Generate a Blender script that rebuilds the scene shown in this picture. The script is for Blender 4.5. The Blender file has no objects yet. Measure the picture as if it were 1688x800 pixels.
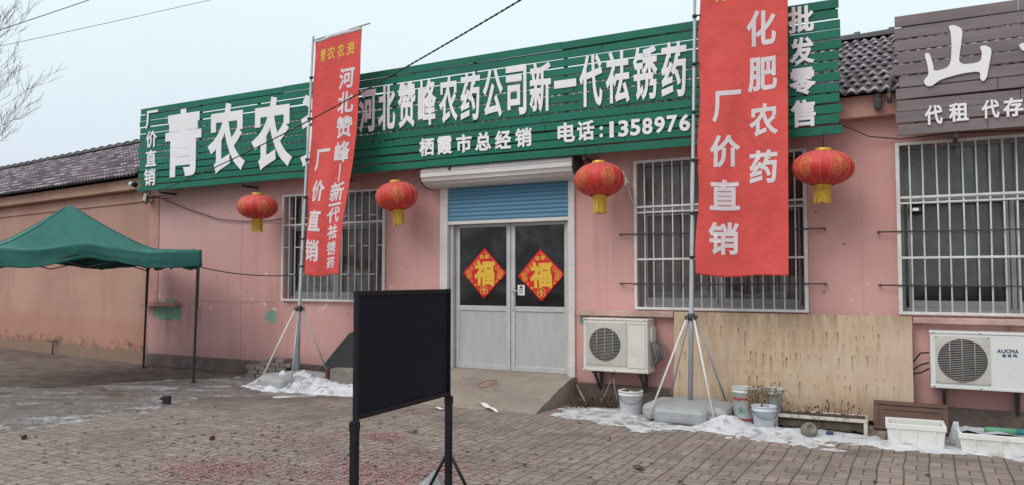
import bpy, bmesh, math, random
from mathutils import Vector, Matrix, noise, Euler
R = math.radians
random.seed(7)
SC = bpy.context.scene
COL = SC.collection
# ------------------------------------------------------------------ camera
cam_d = bpy.data.cameras.new('camera')
cam_d.sensor_width = 36.0
cam_d.lens = 1268.0 / 1688.0 * 36.0
cam_d.clip_start = 0.05
cam_d.clip_end = 2000
cam = bpy.data.objects.new('camera', cam_d)
COL.objects.link(cam)
cam.location = (0, 0, 1.55)
cam.rotation_euler = (math.pi / 2 + math.atan(61 / 1268.0), 0, R(28.2))
SC.camera = cam
# ------------------------------------------------------------------ sky, sun, exposure
SUN_EL, SUN_AZ = R(48), R(200)      # azimuth from +Y clockwise: behind the camera's left shoulder
w = bpy.data.worlds.new('World'); SC.world = w; w.use_nodes = True
wn = w.node_tree; wn.nodes.clear()
def wnode(t, **k):
    n = wn.nodes.new(t)
    for a, b in k.items(): setattr(n, a, b)
    return n
sky = wnode('ShaderNodeTexSky', sky_type='NISHITA', sun_disc=False, sun_elevation=SUN_EL, sun_rotation=SUN_AZ, dust_density=4.0)
hsv = wnode('ShaderNodeHueSaturation'); hsv.inputs['Saturation'].default_value = 0.35
wn.links.new(sky.outputs[0], hsv.inputs['Color'])
bg1 = wnode('ShaderNodeBackground'); bg1.inputs['Strength'].default_value = 0.02
wn.links.new(hsv.outputs[0], bg1.inputs['Color'])
tc = wnode('ShaderNodeTexCoord'); sep = wnode('ShaderNodeSeparateXYZ')
wn.links.new(tc.outputs['Generated'], sep.inputs[0])
nz = wnode('ShaderNodeTexNoise'); nz.inputs['Scale'].default_value = 1.6; nz.inputs['Detail'].default_value = 3
wn.links.new(tc.outputs['Generated'], nz.inputs['Vector'])
ma = wnode('ShaderNodeMath', operation='MULTIPLY_ADD'); ma.inputs[1].default_value = 0.16; ma.inputs[2].default_value = -0.08
wn.links.new(nz.outputs[0], ma.inputs[0])
ad = wnode('ShaderNodeMath', operation='ADD'); wn.links.new(sep.outputs[2], ad.inputs[0]); wn.links.new(ma.outputs[0], ad.inputs[1])
ramp = wnode('ShaderNodeValToRGB')
cr = ramp.color_ramp
cr.elements[0].position = 0.0; cr.elements[0].color = (0.57, 0.62, 0.69, 1)
cr.elements[1].position = 1.0; cr.elements[1].color = (0.92, 0.94, 0.95, 1)
for p, c in ((0.12, (0.61, 0.675, 0.75, 1)), (0.30, (0.70, 0.815, 0.865, 1)), (0.45, (0.78, 0.875, 0.91, 1))):
    e = cr.elements.new(p); e.color = c
wn.links.new(ad.outputs[0], ramp.inputs[0])
bg2 = wnode('ShaderNodeBackground'); bg2.inputs['Strength'].default_value = 1.0
wn.links.new(ramp.outputs[0], bg2.inputs['Color'])
ads = wnode('ShaderNodeAddShader'); wo = wnode('ShaderNodeOutputWorld')
wn.links.new(bg1.outputs[0], ads.inputs[0]); wn.links.new(bg2.outputs[0], ads.inputs[1]); wn.links.new(ads.outputs[0], wo.inputs['Surface'])
sl = bpy.data.lights.new('sun', 'SUN'); sl.energy = 1.15; sl.angle = R(35); sl.color = (1.0, 0.96, 0.91)
so = bpy.data.objects.new('sun', sl); COL.objects.link(so)
sd = Vector((math.sin(SUN_AZ) * math.cos(SUN_EL), math.cos(SUN_AZ) * math.cos(SUN_EL), math.sin(SUN_EL)))
so.rotation_euler = sd.to_track_quat('Z', 'Y').to_euler(); so.location = sd * 50
SC.view_settings.view_transform = 'Standard'; SC.view_settings.look = 'None'
SC.view_settings.exposure = 0.10; SC.view_settings.gamma = 1.0; SC.view_settings.use_curve_mapping = False

# ------------------------------------------------------------------ material helpers
class NT:
    def __init__(s, name):
        s.m = bpy.data.materials.new(name); s.m.use_nodes = True
        s.t = s.m.node_tree; s.b = s.t.nodes['Principled BSDF']; s.out = s.t.nodes['Material Output']
        s.geo = s.n('ShaderNodeNewGeometry'); s.pos = s.geo.outputs['Position']
    def n(s, t, **k):
        x = s.t.nodes.new(t)
        for a, b in k.items(): setattr(x, a, b)
        return x
    def put(s, inp, v):
        if hasattr(v, 'is_linked') or isinstance(v, bpy.types.NodeSocket): s.t.links.new(v, inp)
        else: inp.default_value = v
    def math(s, op, a, b=0.0, c=0.0, clamp=False):
        x = s.n('ShaderNodeMath', operation=op, use_clamp=clamp)
        s.put(x.inputs[0], a); s.put(x.inputs[1], b); s.put(x.inputs[2], c)
        return x.outputs[0]
    def obj(s): return s.n('ShaderNodeTexCoord').outputs['Object']
    def sep(s, v):
        x = s.n('ShaderNodeSeparateXYZ'); s.put(x.inputs[0], v); return x.outputs
    def comb(s, x, y, z=0.0):
        c = s.n('ShaderNodeCombineXYZ')
        for i, v in enumerate((x, y, z)): s.put(c.inputs[i], v)
        return c.outputs[0]
    def mapv(s, v, sc=(1, 1, 1), loc=(0, 0, 0), rot=(0, 0, 0)):
        x = s.n('ShaderNodeMapping'); s.put(x.inputs[0], v)
        x.inputs['Scale'].default_value = sc; x.inputs['Location'].default_value = loc; x.inputs['Rotation'].default_value = rot
        return x.outputs[0]
    def noise(s, v=None, scale=5, detail=4, rough=0.55, dist=0.0):
        x = s.n('ShaderNodeTexNoise'); s.put(x.inputs['Vector'], v if v is not None else s.pos)
        x.inputs['Scale'].default_value = scale; x.inputs['Detail'].default_value = detail
        x.inputs['Roughness'].default_value = rough; x.inputs['Distortion'].default_value = dist
        return x.outputs[0]
    def voro(s, v=None, scale=5, feature='F1', out='Distance', rnd=1.0):
        x = s.n('ShaderNodeTexVoronoi', feature=feature); s.put(x.inputs['Vector'], v if v is not None else s.pos)
        x.inputs['Scale'].default_value = scale; x.inputs['Randomness'].default_value = rnd
        return x.outputs[out]
    def ss(s, v, a, b, lo=0.0, hi=1.0):
        x = s.n('ShaderNodeMapRange', interpolation_type='SMOOTHSTEP')
        s.put(x.inputs[0], v)
        for i, q in enumerate((a, b, lo, hi)): x.inputs[i + 1].default_value = q
        return x.outputs[0]
    def mix(s, f, a, b, mode='MIX'):
        x = s.n('ShaderNodeMix', data_type='RGBA', blend_type=mode)
        s.put(x.inputs[0], f)
        for i, v in ((6, a), (7, b)):
            if isinstance(v, tuple) and len(v) == 3: v = v + (1,)
            s.put(x.inputs[i], v)
        return x.outputs[2]
    def bump(s, h, strength=0.3, dist=0.01, normal=None):
        x = s.n('ShaderNodeBump'); s.put(x.inputs['Height'], h)
        x.inputs['Strength'].default_value = strength; x.inputs['Distance'].default_value = dist
        if normal is not None: s.put(x.inputs['Normal'], normal)
        return x.outputs[0]
    def done(s, col=None, rough=None, normal=None, metal=None, spec=None):
        if col is not None: s.put(s.b.inputs['Base Color'], col + (1,) if isinstance(col, tuple) and len(col) == 3 else col)
        if rough is not None: s.put(s.b.inputs['Roughness'], rough)
        if normal is not None: s.put(s.b.inputs['Normal'], normal)
        if metal is not None: s.put(s.b.inputs['Metallic'], metal)
        if spec is not None: s.put(s.b.inputs['Specular IOR Level'], spec)
        return s.m
def mul(c, k): return tuple(min(1, v * k) for v in c)
def pmat(name, col, rough=0.6, var=0.18, scale=2.5, bump=0.15, bscale=60, dirt=0.0, dirtcol=(0.10, 0.08, 0.065), metal=0.0, spec=0.4, bd=0.004, stretch=(1, 1, 1)):
    k = NT(name)
    v = k.mapv(k.pos, stretch)
    n1 = k.noise(v, scale, 5); n2 = k.noise(v, scale * 9, 4)
    f = k.math('ADD', k.math('MULTIPLY', n1, 0.65), k.math('MULTIPLY', n2, 0.35))
    c = k.mix(k.ss(f, 0.3, 0.7), mul(col, 1 - var), mul(col, 1 + var))
    if dirt:
        d = k.math('MULTIPLY', k.ss(k.noise(v, scale * 2.3, 7, 0.68), 0.52, 0.72), dirt)
        c = k.mix(d, c, dirtcol)
    r = k.ss(n2, 0.2, 0.8, max(0, rough - 0.1), min(1, rough + 0.1))
    nb = k.bump(k.noise(v, bscale, 4), bump, bd) if bump else None
    return k.done(c, r, nb, metal, spec)

# ------------------------------------------------------------------ mesh helpers
class MB:
    """collects polygons; built into ONE mesh object"""
    def __init__(s): s.v = []; s.f = []; s.sm = []; s.uv = None
    def poly(s, pts, smooth=False):
        i = len(s.v); s.v += [Vector(p) for p in pts]; s.f.append(tuple(range(i, i + len(pts)))); s.sm.append(smooth); return s
    def mesh(s, verts, faces, smooth=False):
        i = len(s.v); s.v += [Vector(p) for p in verts]
        for f in faces: s.f.append(tuple(i + j for j in f)); s.sm.append(smooth)
        return s
    def box(s, x0, x1, y0, y1, z0, z1, M=None):
        P = [Vector(p) for p in ((x0, y0, z0), (x1, y0, z0), (x1, y1, z0), (x0, y1, z0), (x0, y0, z1), (x1, y0, z1), (x1, y1, z1), (x0, y1, z1))]
        if M is not None: P = [M @ p for p in P]
        return s.mesh(P, [(0, 3, 2, 1), (4, 5, 6, 7), (0, 1, 5, 4), (1, 2, 6, 5), (2, 3, 7, 6), (3, 0, 4, 7)])
    def cbox(s, c, size, rot=(0, 0, 0)):
        M = Matrix.Translation(Vector(c)) @ Euler(rot).to_matrix().to_4x4()
        a, b, d = (q / 2 for q in size)
        return s.box(-a, a, -b, b, -d, d, M)
    def tube(s, pts, r, n=8, smooth=True, cap=True):
        pts = [Vector(p) for p in pts]
        rs = r if isinstance(r, (list, tuple)) else [r] * len(pts)
        V = []; F = []
        up = None
        for i, p in enumerate(pts):
            d = (pts[min(i + 1, len(pts) - 1)] - pts[max(i - 1, 0)]).normalized()
            if up is None:
                a = Vector((0, 0, 1)) if abs(d.z) < 0.9 else Vector((1, 0, 0))
                up = d.cross(a).normalized()
            else:
                up = (up - d * up.dot(d)).normalized()
            b = d.cross(up)
            for k in range(n):
                t = 2 * math.pi * k / n
                V.append(p + (up * math.cos(t) + b * math.sin(t)) * rs[i])
        for i in range(len(pts) - 1):
            for k in range(n):
                k2 = (k + 1) % n
                F.append((i * n + k, i * n + k2, (i + 1) * n + k2, (i + 1) * n + k))
        s.mesh(V, F, smooth)
        if cap:
            i = len(s.v) - len(V)
            s.f.append(tuple(i + k for k in reversed(range(n)))); s.sm.append(False)
            s.f.append(tuple(i + (len(pts) - 1) * n + k for k in range(n))); s.sm.append(False)
        return s
    def lathe(s, prof, c=(0, 0, 0), n=32, smooth=True, cap=(False, False), rf=None):
        c = Vector(c); V = []; F = []
        for (r, z) in prof:
            for k in range(n):
                t = 2 * math.pi * k / n
                q = r * (rf(t, z) if rf else 1)
                V.append(c + Vector((q * math.cos(t), q * math.sin(t), z)))
        for i in range(len(prof) - 1):
            for k in range(n):
                k2 = (k + 1) % n
                F.append((i * n + k, i * n + k2, (i + 1) * n + k2, (i + 1) * n + k))
        i0 = len(s.v)
        s.mesh(V, F, smooth)
        if cap[0]: s.f.append(tuple(i0 + k for k in reversed(range(n)))); s.sm.append(False)
        if cap[1]: s.f.append(tuple(i0 + (len(prof) - 1) * n + k for k in range(n))); s.sm.append(False)
        return s
    def prism(s, pts, fn, t0, t1):
        """extrude a 2D outline; fn(a, b, t) -> 3D point"""
        n = len(pts)
        i = len(s.v)
        s.v += [Vector(fn(a, b, t0)) for a, b in pts] + [Vector(fn(a, b, t1)) for a, b in pts]
        s.f.append(tuple(i + k for k in range(n))); s.sm.append(False)
        s.f.append(tuple(i + n + k for k in reversed(range(n)))); s.sm.append(False)
        for k in range(n):
            k2 = (k + 1) % n
            s.f.append((i + k, i + n + k, i + n + k2, i + k2)); s.sm.append(False)
        return s
    def grid(s, nu, nv, fn, smooth=True):
        V = [Vector(fn(i / nu, j / nv)) for j in range(nv + 1) for i in range(nu + 1)]
        F = [(j * (nu + 1) + i, j * (nu + 1) + i + 1, (j + 1) * (nu + 1) + i + 1, (j + 1) * (nu + 1) + i) for j in range(nv) for i in range(nu)]
        return s.mesh(V, F, smooth)

def root_matrix(o):
    return Matrix.Translation(o.location) @ o.rotation_euler.to_matrix().to_4x4()
def wmat(o):
    M = root_matrix(o)
    return wmat(o.parent) @ M if o.parent else M
def add(name, mb, mat, parent=None, local=False, bevel=0.0, solid=0.0, recalc=True, seg=2, label=None):
    V = mb.v
    if parent is not None and not local:
        Mi = wmat(parent).inverted(); V = [Mi @ p for p in V]
    me = bpy.data.meshes.new(name)
    me.from_pydata([tuple(p) for p in V], [], mb.f)
    for p, sm in zip(me.polygons, mb.sm): p.use_smooth = sm
    if recalc:
        bm = bmesh.new(); bm.from_mesh(me)
        bmesh.ops.recalc_face_normals(bm, faces=bm.faces); bm.to_mesh(me); bm.free()
    for mm in (mat if isinstance(mat, (list, tuple)) else [mat]): me.materials.append(mm)
    o = bpy.data.objects.new(name, me); COL.objects.link(o)
    if parent is not None: o.parent = parent
    if solid:
        q = o.modifiers.new('solidify', 'SOLIDIFY'); q.thickness = solid; q.offset = 0
    if bevel:
        q = o.modifiers.new('bevel', 'BEVEL'); q.width = bevel; q.segments = seg; q.limit_method = 'ANGLE'; q.angle_limit = R(40)
    if label: o['label'] = label
    return o
def tag(o, label, cat, group=None, kind=None):
    o['label'] = label; o['category'] = cat
    if group: o['group'] = group
    if kind: o['kind'] = kind
    return o
def thing(name, label, cat, loc=(0, 0, 0), rz=0.0, group=None):
    o = bpy.data.objects.new(name, None); COL.objects.link(o); o.empty_display_size = 0.1
    o.location = loc; o.rotation_euler = (0, 0, rz)
    return tag(o, label, cat, group)
def dup(o, parent=None):
    c = o.copy(); COL.objects.link(c); c.parent = parent
    for ch in list(o.children): dup(ch, c)
    return c

# lettering ---------------------------------------------------------
_tc = bpy.data.curves.new('glyph', 'FONT'); _to = bpy.data.objects.new('glyph', _tc); COL.objects.link(_to)
_gc = {}
def glyph(ch, off=0.02, ext=0.5):
    """bold raised glyph: the outline grows by off; the rim sits a hair behind the face. ext=0: front skin only"""
    key = (ch, off, ext)
    if key not in _gc:
        _tc.body = ch; _tc.extrude = .1; _tc.bevel_depth = off; _tc.bevel_resolution = 0; _tc.resolution_u = 4
        bpy.context.view_layer.update()
        dg = bpy.context.evaluated_depsgraph_get()
        me = bpy.data.meshes.new_from_object(_to.evaluated_get(dg))
        V = [v.co.copy() for v in me.vertices]; F = [tuple(p.vertices) for p in me.polygons]
        bpy.data.meshes.remove(me)
        if ext == 0:
            F = [f for f in F if all(V[i].z > .05 for i in f)]
            used = sorted({i for f in F for i in f}); ix = {k: n for n, k in enumerate(used)}
            V = [V[k] for k in used]; F = [tuple(ix[i] for i in f) for f in F]
        for v in V: v.z = math.copysign(.5 if abs(v.z) > .1 + off * .5 else .44, v.z)
        _gc[key] = (V, F)
    return _gc[key]
def put_glyph(mb, ch, rect, fn, off=0.02, ext=0.5):
    """fit the inked glyph into rect (x0,x1,z0,z1); fn(x, z, t) with t in -0.5..0.5 (0.5 = front)"""
    V, F = glyph(ch, off, ext)
    xs = [v.x for v in V]; ys = [v.y for v in V]
    a, b, c, d = min(xs), max(xs), min(ys), max(ys)
    x0, x1, z0, z1 = rect
    mb.mesh([fn(x0 + (v.x - a) / (b - a) * (x1 - x0), z0 + (v.y - c) / (d - c) * (z1 - z0), v.z) for v in V], F)

def nz3(x, y, z=0.0, s=1.0): return noise.noise(Vector((x * s, y * s, z * s)))
def fbm(x, y, z=0.0, s=1.0, o=4): return noise.fractal(Vector((x * s, y * s, z * s)), 1.0, 2.0, o)

# ------------------------------------------------------------------ materials
def make_paving():
    k = NT('herringbone_brick_paving')
    x, y, z = k.sep(k.pos)
    wob = k.math('MULTIPLY', k.math('SUBTRACT', k.noise(k.pos, 1.3, 2), 0.5), 0.05)
    s = 1 / 0.188
    X = k.math('MULTIPLY', k.math('ADD', x, wob), s); Y = k.math('MULTIPLY', k.math('ADD', y, k.math('MULTIPLY', wob, 0.8)), s)
    i = k.math('FLOOR', X); j = k.math('FLOOR', Y)
    fx = k.math('SUBTRACT', X, i); fy = k.math('SUBTRACT', Y, j)
    par = k.math('FLOORED_MODULO', k.math('ADD', i, j), 2.0)
    sp_ = k.math('ADD', k.math('MULTIPLY', fx, par), k.math('MULTIPLY', fy, k.math('SUBTRACT', 1.0, par)))
    dx_ = k.math('MINIMUM', fx, k.math('SUBTRACT', 1.0, fx)); dy_ = k.math('MINIMUM', fy, k.math('SUBTRACT', 1.0, fy))
    d = k.math('MINIMUM', k.math('MINIMUM', dx_, k.math('ADD', dy_, .008)), k.math('ADD', k.math('ABSOLUTE', k.math('SUBTRACT', sp_, 0.5)), .010))
    half = k.math('GREATER_THAN', sp_, 0.5)
    wn_ = k.n('ShaderNodeTexWhiteNoise', noise_dimensions='3D'); k.put(wn_.inputs['Vector'], k.comb(i, j, half))
    rnd = wn_.outputs['Value']
    edge = k.math('MULTIPLY', k.noise(k.pos, 30, 3), 0.045)
    joint = k.ss(k.math('SUBTRACT', d, edge), -0.004, 0.026, 1.0, 0.0)
    big = k.noise(k.pos, 0.45, 5, 0.6); mid = k.noise(k.pos, 3.0, 5, 0.65); fine = k.noise(k.pos, 45, 4, 0.7)
    c = k.mix(rnd, (0.215, 0.170, 0.143), (0.320, 0.262, 0.224))
    c = k.mix(k.ss(mid, 0.35, 0.7), c, k.mix(0.5, c, (0.30, 0.26, 0.23)))
    c = k.mix(k.math('MULTIPLY', k.ss(fine, 0.45, 0.75), 0.40), c, (0.135, 0.107, 0.092))
    c = k.mix(k.math('MULTIPLY', joint, k.ss(mid, 0.3, 0.7, 0.95, 0.6)), c, (0.072, 0.057, 0.049))
    # damp, trodden-in dirt to the left below the tent and thin dust over the joints
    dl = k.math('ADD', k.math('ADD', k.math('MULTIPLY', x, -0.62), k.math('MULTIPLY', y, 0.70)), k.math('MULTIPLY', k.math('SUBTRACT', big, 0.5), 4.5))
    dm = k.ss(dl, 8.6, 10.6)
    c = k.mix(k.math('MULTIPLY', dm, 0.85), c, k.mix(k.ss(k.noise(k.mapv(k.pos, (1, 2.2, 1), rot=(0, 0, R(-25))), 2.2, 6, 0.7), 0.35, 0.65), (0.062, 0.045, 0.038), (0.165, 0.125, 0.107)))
    dust = k.math('MULTIPLY', k.ss(big, 0.48, 0.70), 0.40)
    c = k.mix(dust, c, k.mix(mid, (0.165, 0.132, 0.114), (0.265, 0.222, 0.195)))
    damp = k.math('MULTIPLY', k.ss(k.noise(k.pos, 0.9, 6, 0.62, 0.6), 0.53, 0.64), 0.50)
    c = k.mix(damp, c, (0.125, 0.101, 0.088))
    band = k.math('MULTIPLY', k.ss(k.noise(k.mapv(k.pos, (.30, 1.5, 1), rot=(0, 0, R(20))), 1.1, 6, 0.62, 0.4), 0.54, 0.68), 0.45)
    c = k.mix(band, c, (0.115, 0.092, 0.080))
    # scattered reddish tint where the fireworks burnt out
    def spot(px, py, r):
        dx = k.math('SUBTRACT', x, px); dy = k.math('SUBTRACT', y, py)
        dd = k.math('SQRT', k.math('ADD', k.math('MULTIPLY', dx, dx), k.math('MULTIPLY', dy, dy)))
        return k.ss(k.math('ADD', dd, k.math('MULTIPLY', k.math('SUBTRACT', mid, 0.5), 1.2)), r * 0.2, r)
    pink = k.math('SUBTRACT', 1.0, k.math('MINIMUM', spot(-3.9, 4.9, 1.0), spot(-5.0, 4.4, 0.6)))
    c = k.mix(k.math('MULTIPLY', pink, k.ss(k.noise(k.pos, 26, 4, 0.7), 0.42, 0.66, 0.0, 0.65)), c, (0.27, 0.135, 0.145))
    h = k.math('SUBTRACT', k.math('ADD', k.math('MULTIPLY', fine, 0.25), k.math('MULTIPLY', rnd, 0.35)), k.math('MULTIPLY', joint, k.math('SUBTRACT', 1.0, k.math('MULTIPLY', dm, 0.7))))
    nb = k.bump(h, 0.75, 0.010)
    rough = k.ss(damp, 0.0, 0.5, 0.88, 0.62)
    return k.done(c, rough, nb, spec=0.3)

def make_pink_wall():
    k = NT('pink_painted_plaster')
    x, y, z = k.sep(k.pos)
    n1 = k.noise(k.pos, 0.55, 5, 0.6); n2 = k.noise(k.pos, 4.5, 5, 0.65)
    c = k.mix(k.ss(n1, 0.3, 0.7), (0.555, 0.288, 0.265), (0.655, 0.372, 0.342))
    left = k.ss(k.math('ADD', x, k.math('MULTIPLY', n2, 0.8)), -10.2, -8.6, 1.0, 0.0)
    c = k.mix(k.math('MULTIPLY', left, 0.5), c, (0.52, 0.305, 0.305))
    st = k.noise(k.mapv(k.pos, (5.5, 5.5, 0.35)), 1.0, 5, 0.6)
    c = k.mix(k.math('MULTIPLY', k.ss(st, 0.5, 0.72), 0.40), c, (0.36, 0.20, 0.18))
    c = k.mix(k.math('MULTIPLY', k.ss(n2, 0.55, 0.75), 0.28), c, (0.66, 0.37, 0.34))
    # peeled paint, most of it along the sill line
    band = k.math('MULTIPLY', k.ss(z, 0.9, 1.12), k.ss(z, 1.2, 2.2, 1.0, 0.0))
    pl = k.noise(k.mapv(k.pos, (1, 1, 1.6)), 5.5, 5, 0.6)
    peel = k.ss(k.math('ADD', pl, k.math('MULTIPLY', band, 0.115)), 0.745, 0.77)
    c = k.mix(peel, c, k.mix(n2, (0.62, 0.46, 0.41), (0.72, 0.58, 0.52)))
    holes = k.ss(k.voro(k.pos, 2.6), 0.025, 0.045, 1.0, 0.0)
    c = k.mix(k.math('MULTIPLY', holes, 0.8), c, (0.13, 0.07, 0.06))
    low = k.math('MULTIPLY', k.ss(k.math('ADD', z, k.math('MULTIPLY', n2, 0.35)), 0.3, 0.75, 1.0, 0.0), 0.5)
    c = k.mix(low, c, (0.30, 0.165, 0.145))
    # green old paint showing where the pink has flaked away
    def blot(px, pz, r, sx=1.0):
        dx = k.math('MULTIPLY', k.math('SUBTRACT', x, px), sx); dz = k.math('SUBTRACT', z, pz)
        dd = k.math('SQRT', k.math('ADD', k.math('MULTIPLY', dx, dx), k.math('MULTIPLY', dz, dz)))
        return k.ss(k.math('ADD', dd, k.math('MULTIPLY', k.math('SUBTRACT', k.noise(k.pos, 9, 4), 0.5), 0.22)), r, r + 0.02, 1.0, 0.0)
    g = k.math('MAXIMUM', blot(-11.9, 1.0, 0.19, 0.5), k.math('MAXIMUM', blot(-9.37, 0.96, 0.10), blot(-3.86, 1.02, 0.06)))
    c = k.mix(k.math('MULTIPLY', g, 0.85), c, (0.14, 0.34, 0.25))
    stain = k.math('MULTIPLY', k.ss(k.noise(k.mapv(k.pos, (14, 14, 0.8)), 1.0, 4, 0.6), 0.56, 0.70), k.math('MULTIPLY', k.ss(z, 0.15, 1.1), k.ss(z, 1.10, 1.22, 1.0, 0.0)))
    c = k.mix(k.math('MULTIPLY', stain, 0.5), c, (0.22, 0.13, 0.11))
    # hairline cracks between the render panels
    wv = k.math('ADD', x, k.math('MULTIPLY', k.math('SUBTRACT', k.noise(k.pos, 2.0, 3), 0.5), 0.05))
    cr_ = k.math('MULTIPLY', k.math('COMPARE', wv, -10.06, 0.007), k.ss(z, 2.6, 2.7, 1.0, 0.0))
    wz = k.math('ADD', z, k.math('MULTIPLY', k.math('SUBTRACT', k.noise(k.pos, 2.0, 3), 0.5), 0.06))
    cr2 = k.math('MULTIPLY', k.math('COMPARE', wz, 1.17, 0.006), k.math('MULTIPLY', k.ss(x, -9.3, -9.25, 1.0, 0.0), k.ss(x, -11.3, -11.2)))
    c = k.mix(k.math('MULTIPLY', k.math('MAXIMUM', cr_, cr2), 0.55), c, (0.20, 0.11, 0.10))
    h = k.math('ADD', k.math('MULTIPLY', k.noise(k.pos, 35, 5), 0.5), k.math('SUBTRACT', k.math('MULTIPLY', n2, 0.8), k.math('MULTIPLY', peel, 0.7)))
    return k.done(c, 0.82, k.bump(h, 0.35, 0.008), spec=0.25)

def make_ochre_wall():
    k = NT('faded_ochre_plaster')
    x, y, z = k.sep(k.pos)
    n1 = k.noise(k.pos, 0.6, 5, 0.6); n2 = k.noise(k.pos, 5, 5, 0.65)
    c = k.mix(k.ss(n1, 0.3, 0.7), (0.39, 0.220, 0.175), (0.49, 0.290, 0.235))
    st = k.noise(k.mapv(k.pos, (5, 5, 0.5)), 1.0, 5, 0.65)
    c = k.mix(k.math('MULTIPLY', k.ss(st, 0.5, 0.72), 0.35), c, (0.30, 0.14, 0.105))
    mark = k.ss(k.noise(k.mapv(k.pos, (9, 9, 3.0)), 1.0, 4, 0.6), 0.66, 0.72)
    c = k.mix(k.math('MULTIPLY', mark, 0.4), c, (0.24, 0.11, 0.085))
    o = k.math('ADD', z, k.math('MULTIPLY', k.math('SUBTRACT', k.noise(k.mapv(k.pos, (1.5, 1.5, 1)), 2.2, 6, 0.65), 0.5), 0.55))
    band = k.ss(o, 0.62, 0.95, 1.0, 0.0)
    c = k.mix(k.math('MULTIPLY', band, 0.45), c, (0.42, 0.20, 0.12))
    peel = k.ss(o, 0.20, 0.27, 1.0, 0.0)
    c = k.mix(peel, c, k.mix(n2, (0.20, 0.135, 0.10), (0.31, 0.215, 0.16)))
    rim = k.math('MULTIPLY', k.ss(o, 0.21, 0.27), k.ss(o, 0.28, 0.42, 1.0, 0.0))
    c = k.mix(k.math('MULTIPLY', k.math('MULTIPLY', rim, k.ss(n2, 0.42, 0.6)), 0.7), c, (0.13, 0.065, 0.05))
    h = k.math('SUBTRACT', k.math('ADD', k.math('MULTIPLY', k.noise(k.pos, 30, 5), 0.5), n2), k.math('MULTIPLY', peel, 0.8))
    return k.done(c, 0.88, k.bump(h, 0.4, 0.01), spec=0.2)

def make_plywood():
    k = NT('weathered_plywood')
    x, y, z = k.sep(k.pos)
    g = k.noise(k.mapv(k.pos, (9, 9, 0.9)), 1.6, 6, 0.6, 0.8)
    b = k.noise(k.pos, 1.4, 4)
    c = k.mix(k.ss(g, 0.3, 0.7), (0.45, 0.315, 0.205), (0.575, 0.435, 0.310))
    c = k.mix(k.math('MULTIPLY', k.ss(b, 0.45, 0.7), 0.55), c, (0.60, 0.47, 0.35))
    def spots(ox, sx, sz, amt, th):
        u = k.math('MULTIPLY', k.math('ADD', x, ox), sx); v = k.math('MULTIPLY', k.math('ADD', z, ox * 0.37), sz)
        iu = k.math('FLOOR', u); iv = k.math('FLOOR', v)
        wn1 = k.n('ShaderNodeTexWhiteNoise', noise_dimensions='2D'); k.put(wn1.inputs['Vector'], k.comb(iu, iv))
        r, g_, b_ = (k.sep(wn1.outputs['Color'])[q] for q in range(3))
        du = k.math('SUBTRACT', k.math('SUBTRACT', u, iu), k.math('MULTIPLY_ADD', r, 0.6, 0.2))
        dv = k.math('SUBTRACT', k.math('SUBTRACT', v, iv), k.math('MULTIPLY_ADD', g_, 0.25, 0.7))
        du = k.math('ADD', du, k.math('MULTIPLY', k.math('SUBTRACT', k.noise(k.pos, 22, 3), 0.5), 0.20))
        head = k.ss(k.math('SQRT', k.math('ADD', k.math('MULTIPLY', du, du), k.math('MULTIPLY', dv, k.math('MULTIPLY', dv, 0.7)))), 0.03, 0.10, 1.0, 0.0)
        ln = k.math('MULTIPLY_ADD', b_, 0.62, 0.1)
        tail = k.math('MULTIPLY', k.ss(k.math('ABSOLUTE', du), 0.02, 0.07, 1.0, 0.0), k.math('MULTIPLY', k.ss(dv, -0.02, 0.03, 1.0, 0.0), k.ss(k.math('ADD', dv, ln), 0.0, 0.3)))
        on = k.math('GREATER_THAN', b_, th)
        return k.math('MULTIPLY', k.math('MULTIPLY', k.math('MAXIMUM', head, k.math('MULTIPLY', tail, 0.7)), on), amt)
    m = k.math('MAXIMUM', spots(3.1, 10.5, 9.0, 0.85, 0.45), spots(7.77, 7.3, 3.6, 0.95, 0.40))
    patch = k.ss(k.noise(k.pos, 1.7, 4, 0.6), 0.36, 0.58, 0.15, 1.0)
    c = k.mix(k.math('MULTIPLY', m, patch), c, (0.13, 0.072, 0.038))
    c = k.mix(k.ss(k.noise(k.mapv(k.pos, (1, 1, 2.2)), 2.6, 5, 0.65), 0.50, 0.72, 0.0, 0.45), c, (0.43, 0.30, 0.20))
    c = k.mix(k.ss(k.math('ADD', x, k.math('MULTIPLY', b, 1.2)), -0.6, 0.9, 0.0, 0.55), c, (0.62, 0.49, 0.385))
    top = k.math('MULTIPLY', k.ss(k.math('ADD', z, k.math('MULTIPLY', g, 0.5)), 1.12, 1.50), 0.55)
    c = k.mix(k.math('MULTIPLY', top, k.ss(k.noise(k.mapv(k.pos, (7, 7, 0.6)), 1.0, 4), 0.45, 0.65)), c, (0.20, 0.12, 0.07))
    low = k.math('MULTIPLY', k.ss(k.math('ADD', z, k.math('MULTIPLY', b, 0.3)), 0.25, 0.55, 1.0, 0.0), 0.5)
    c = k.mix(low, c, (0.28, 0.19, 0.125))
    return k.done(c, 0.75, k.bump(g, 0.2, 0.004), spec=0.25)

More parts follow.
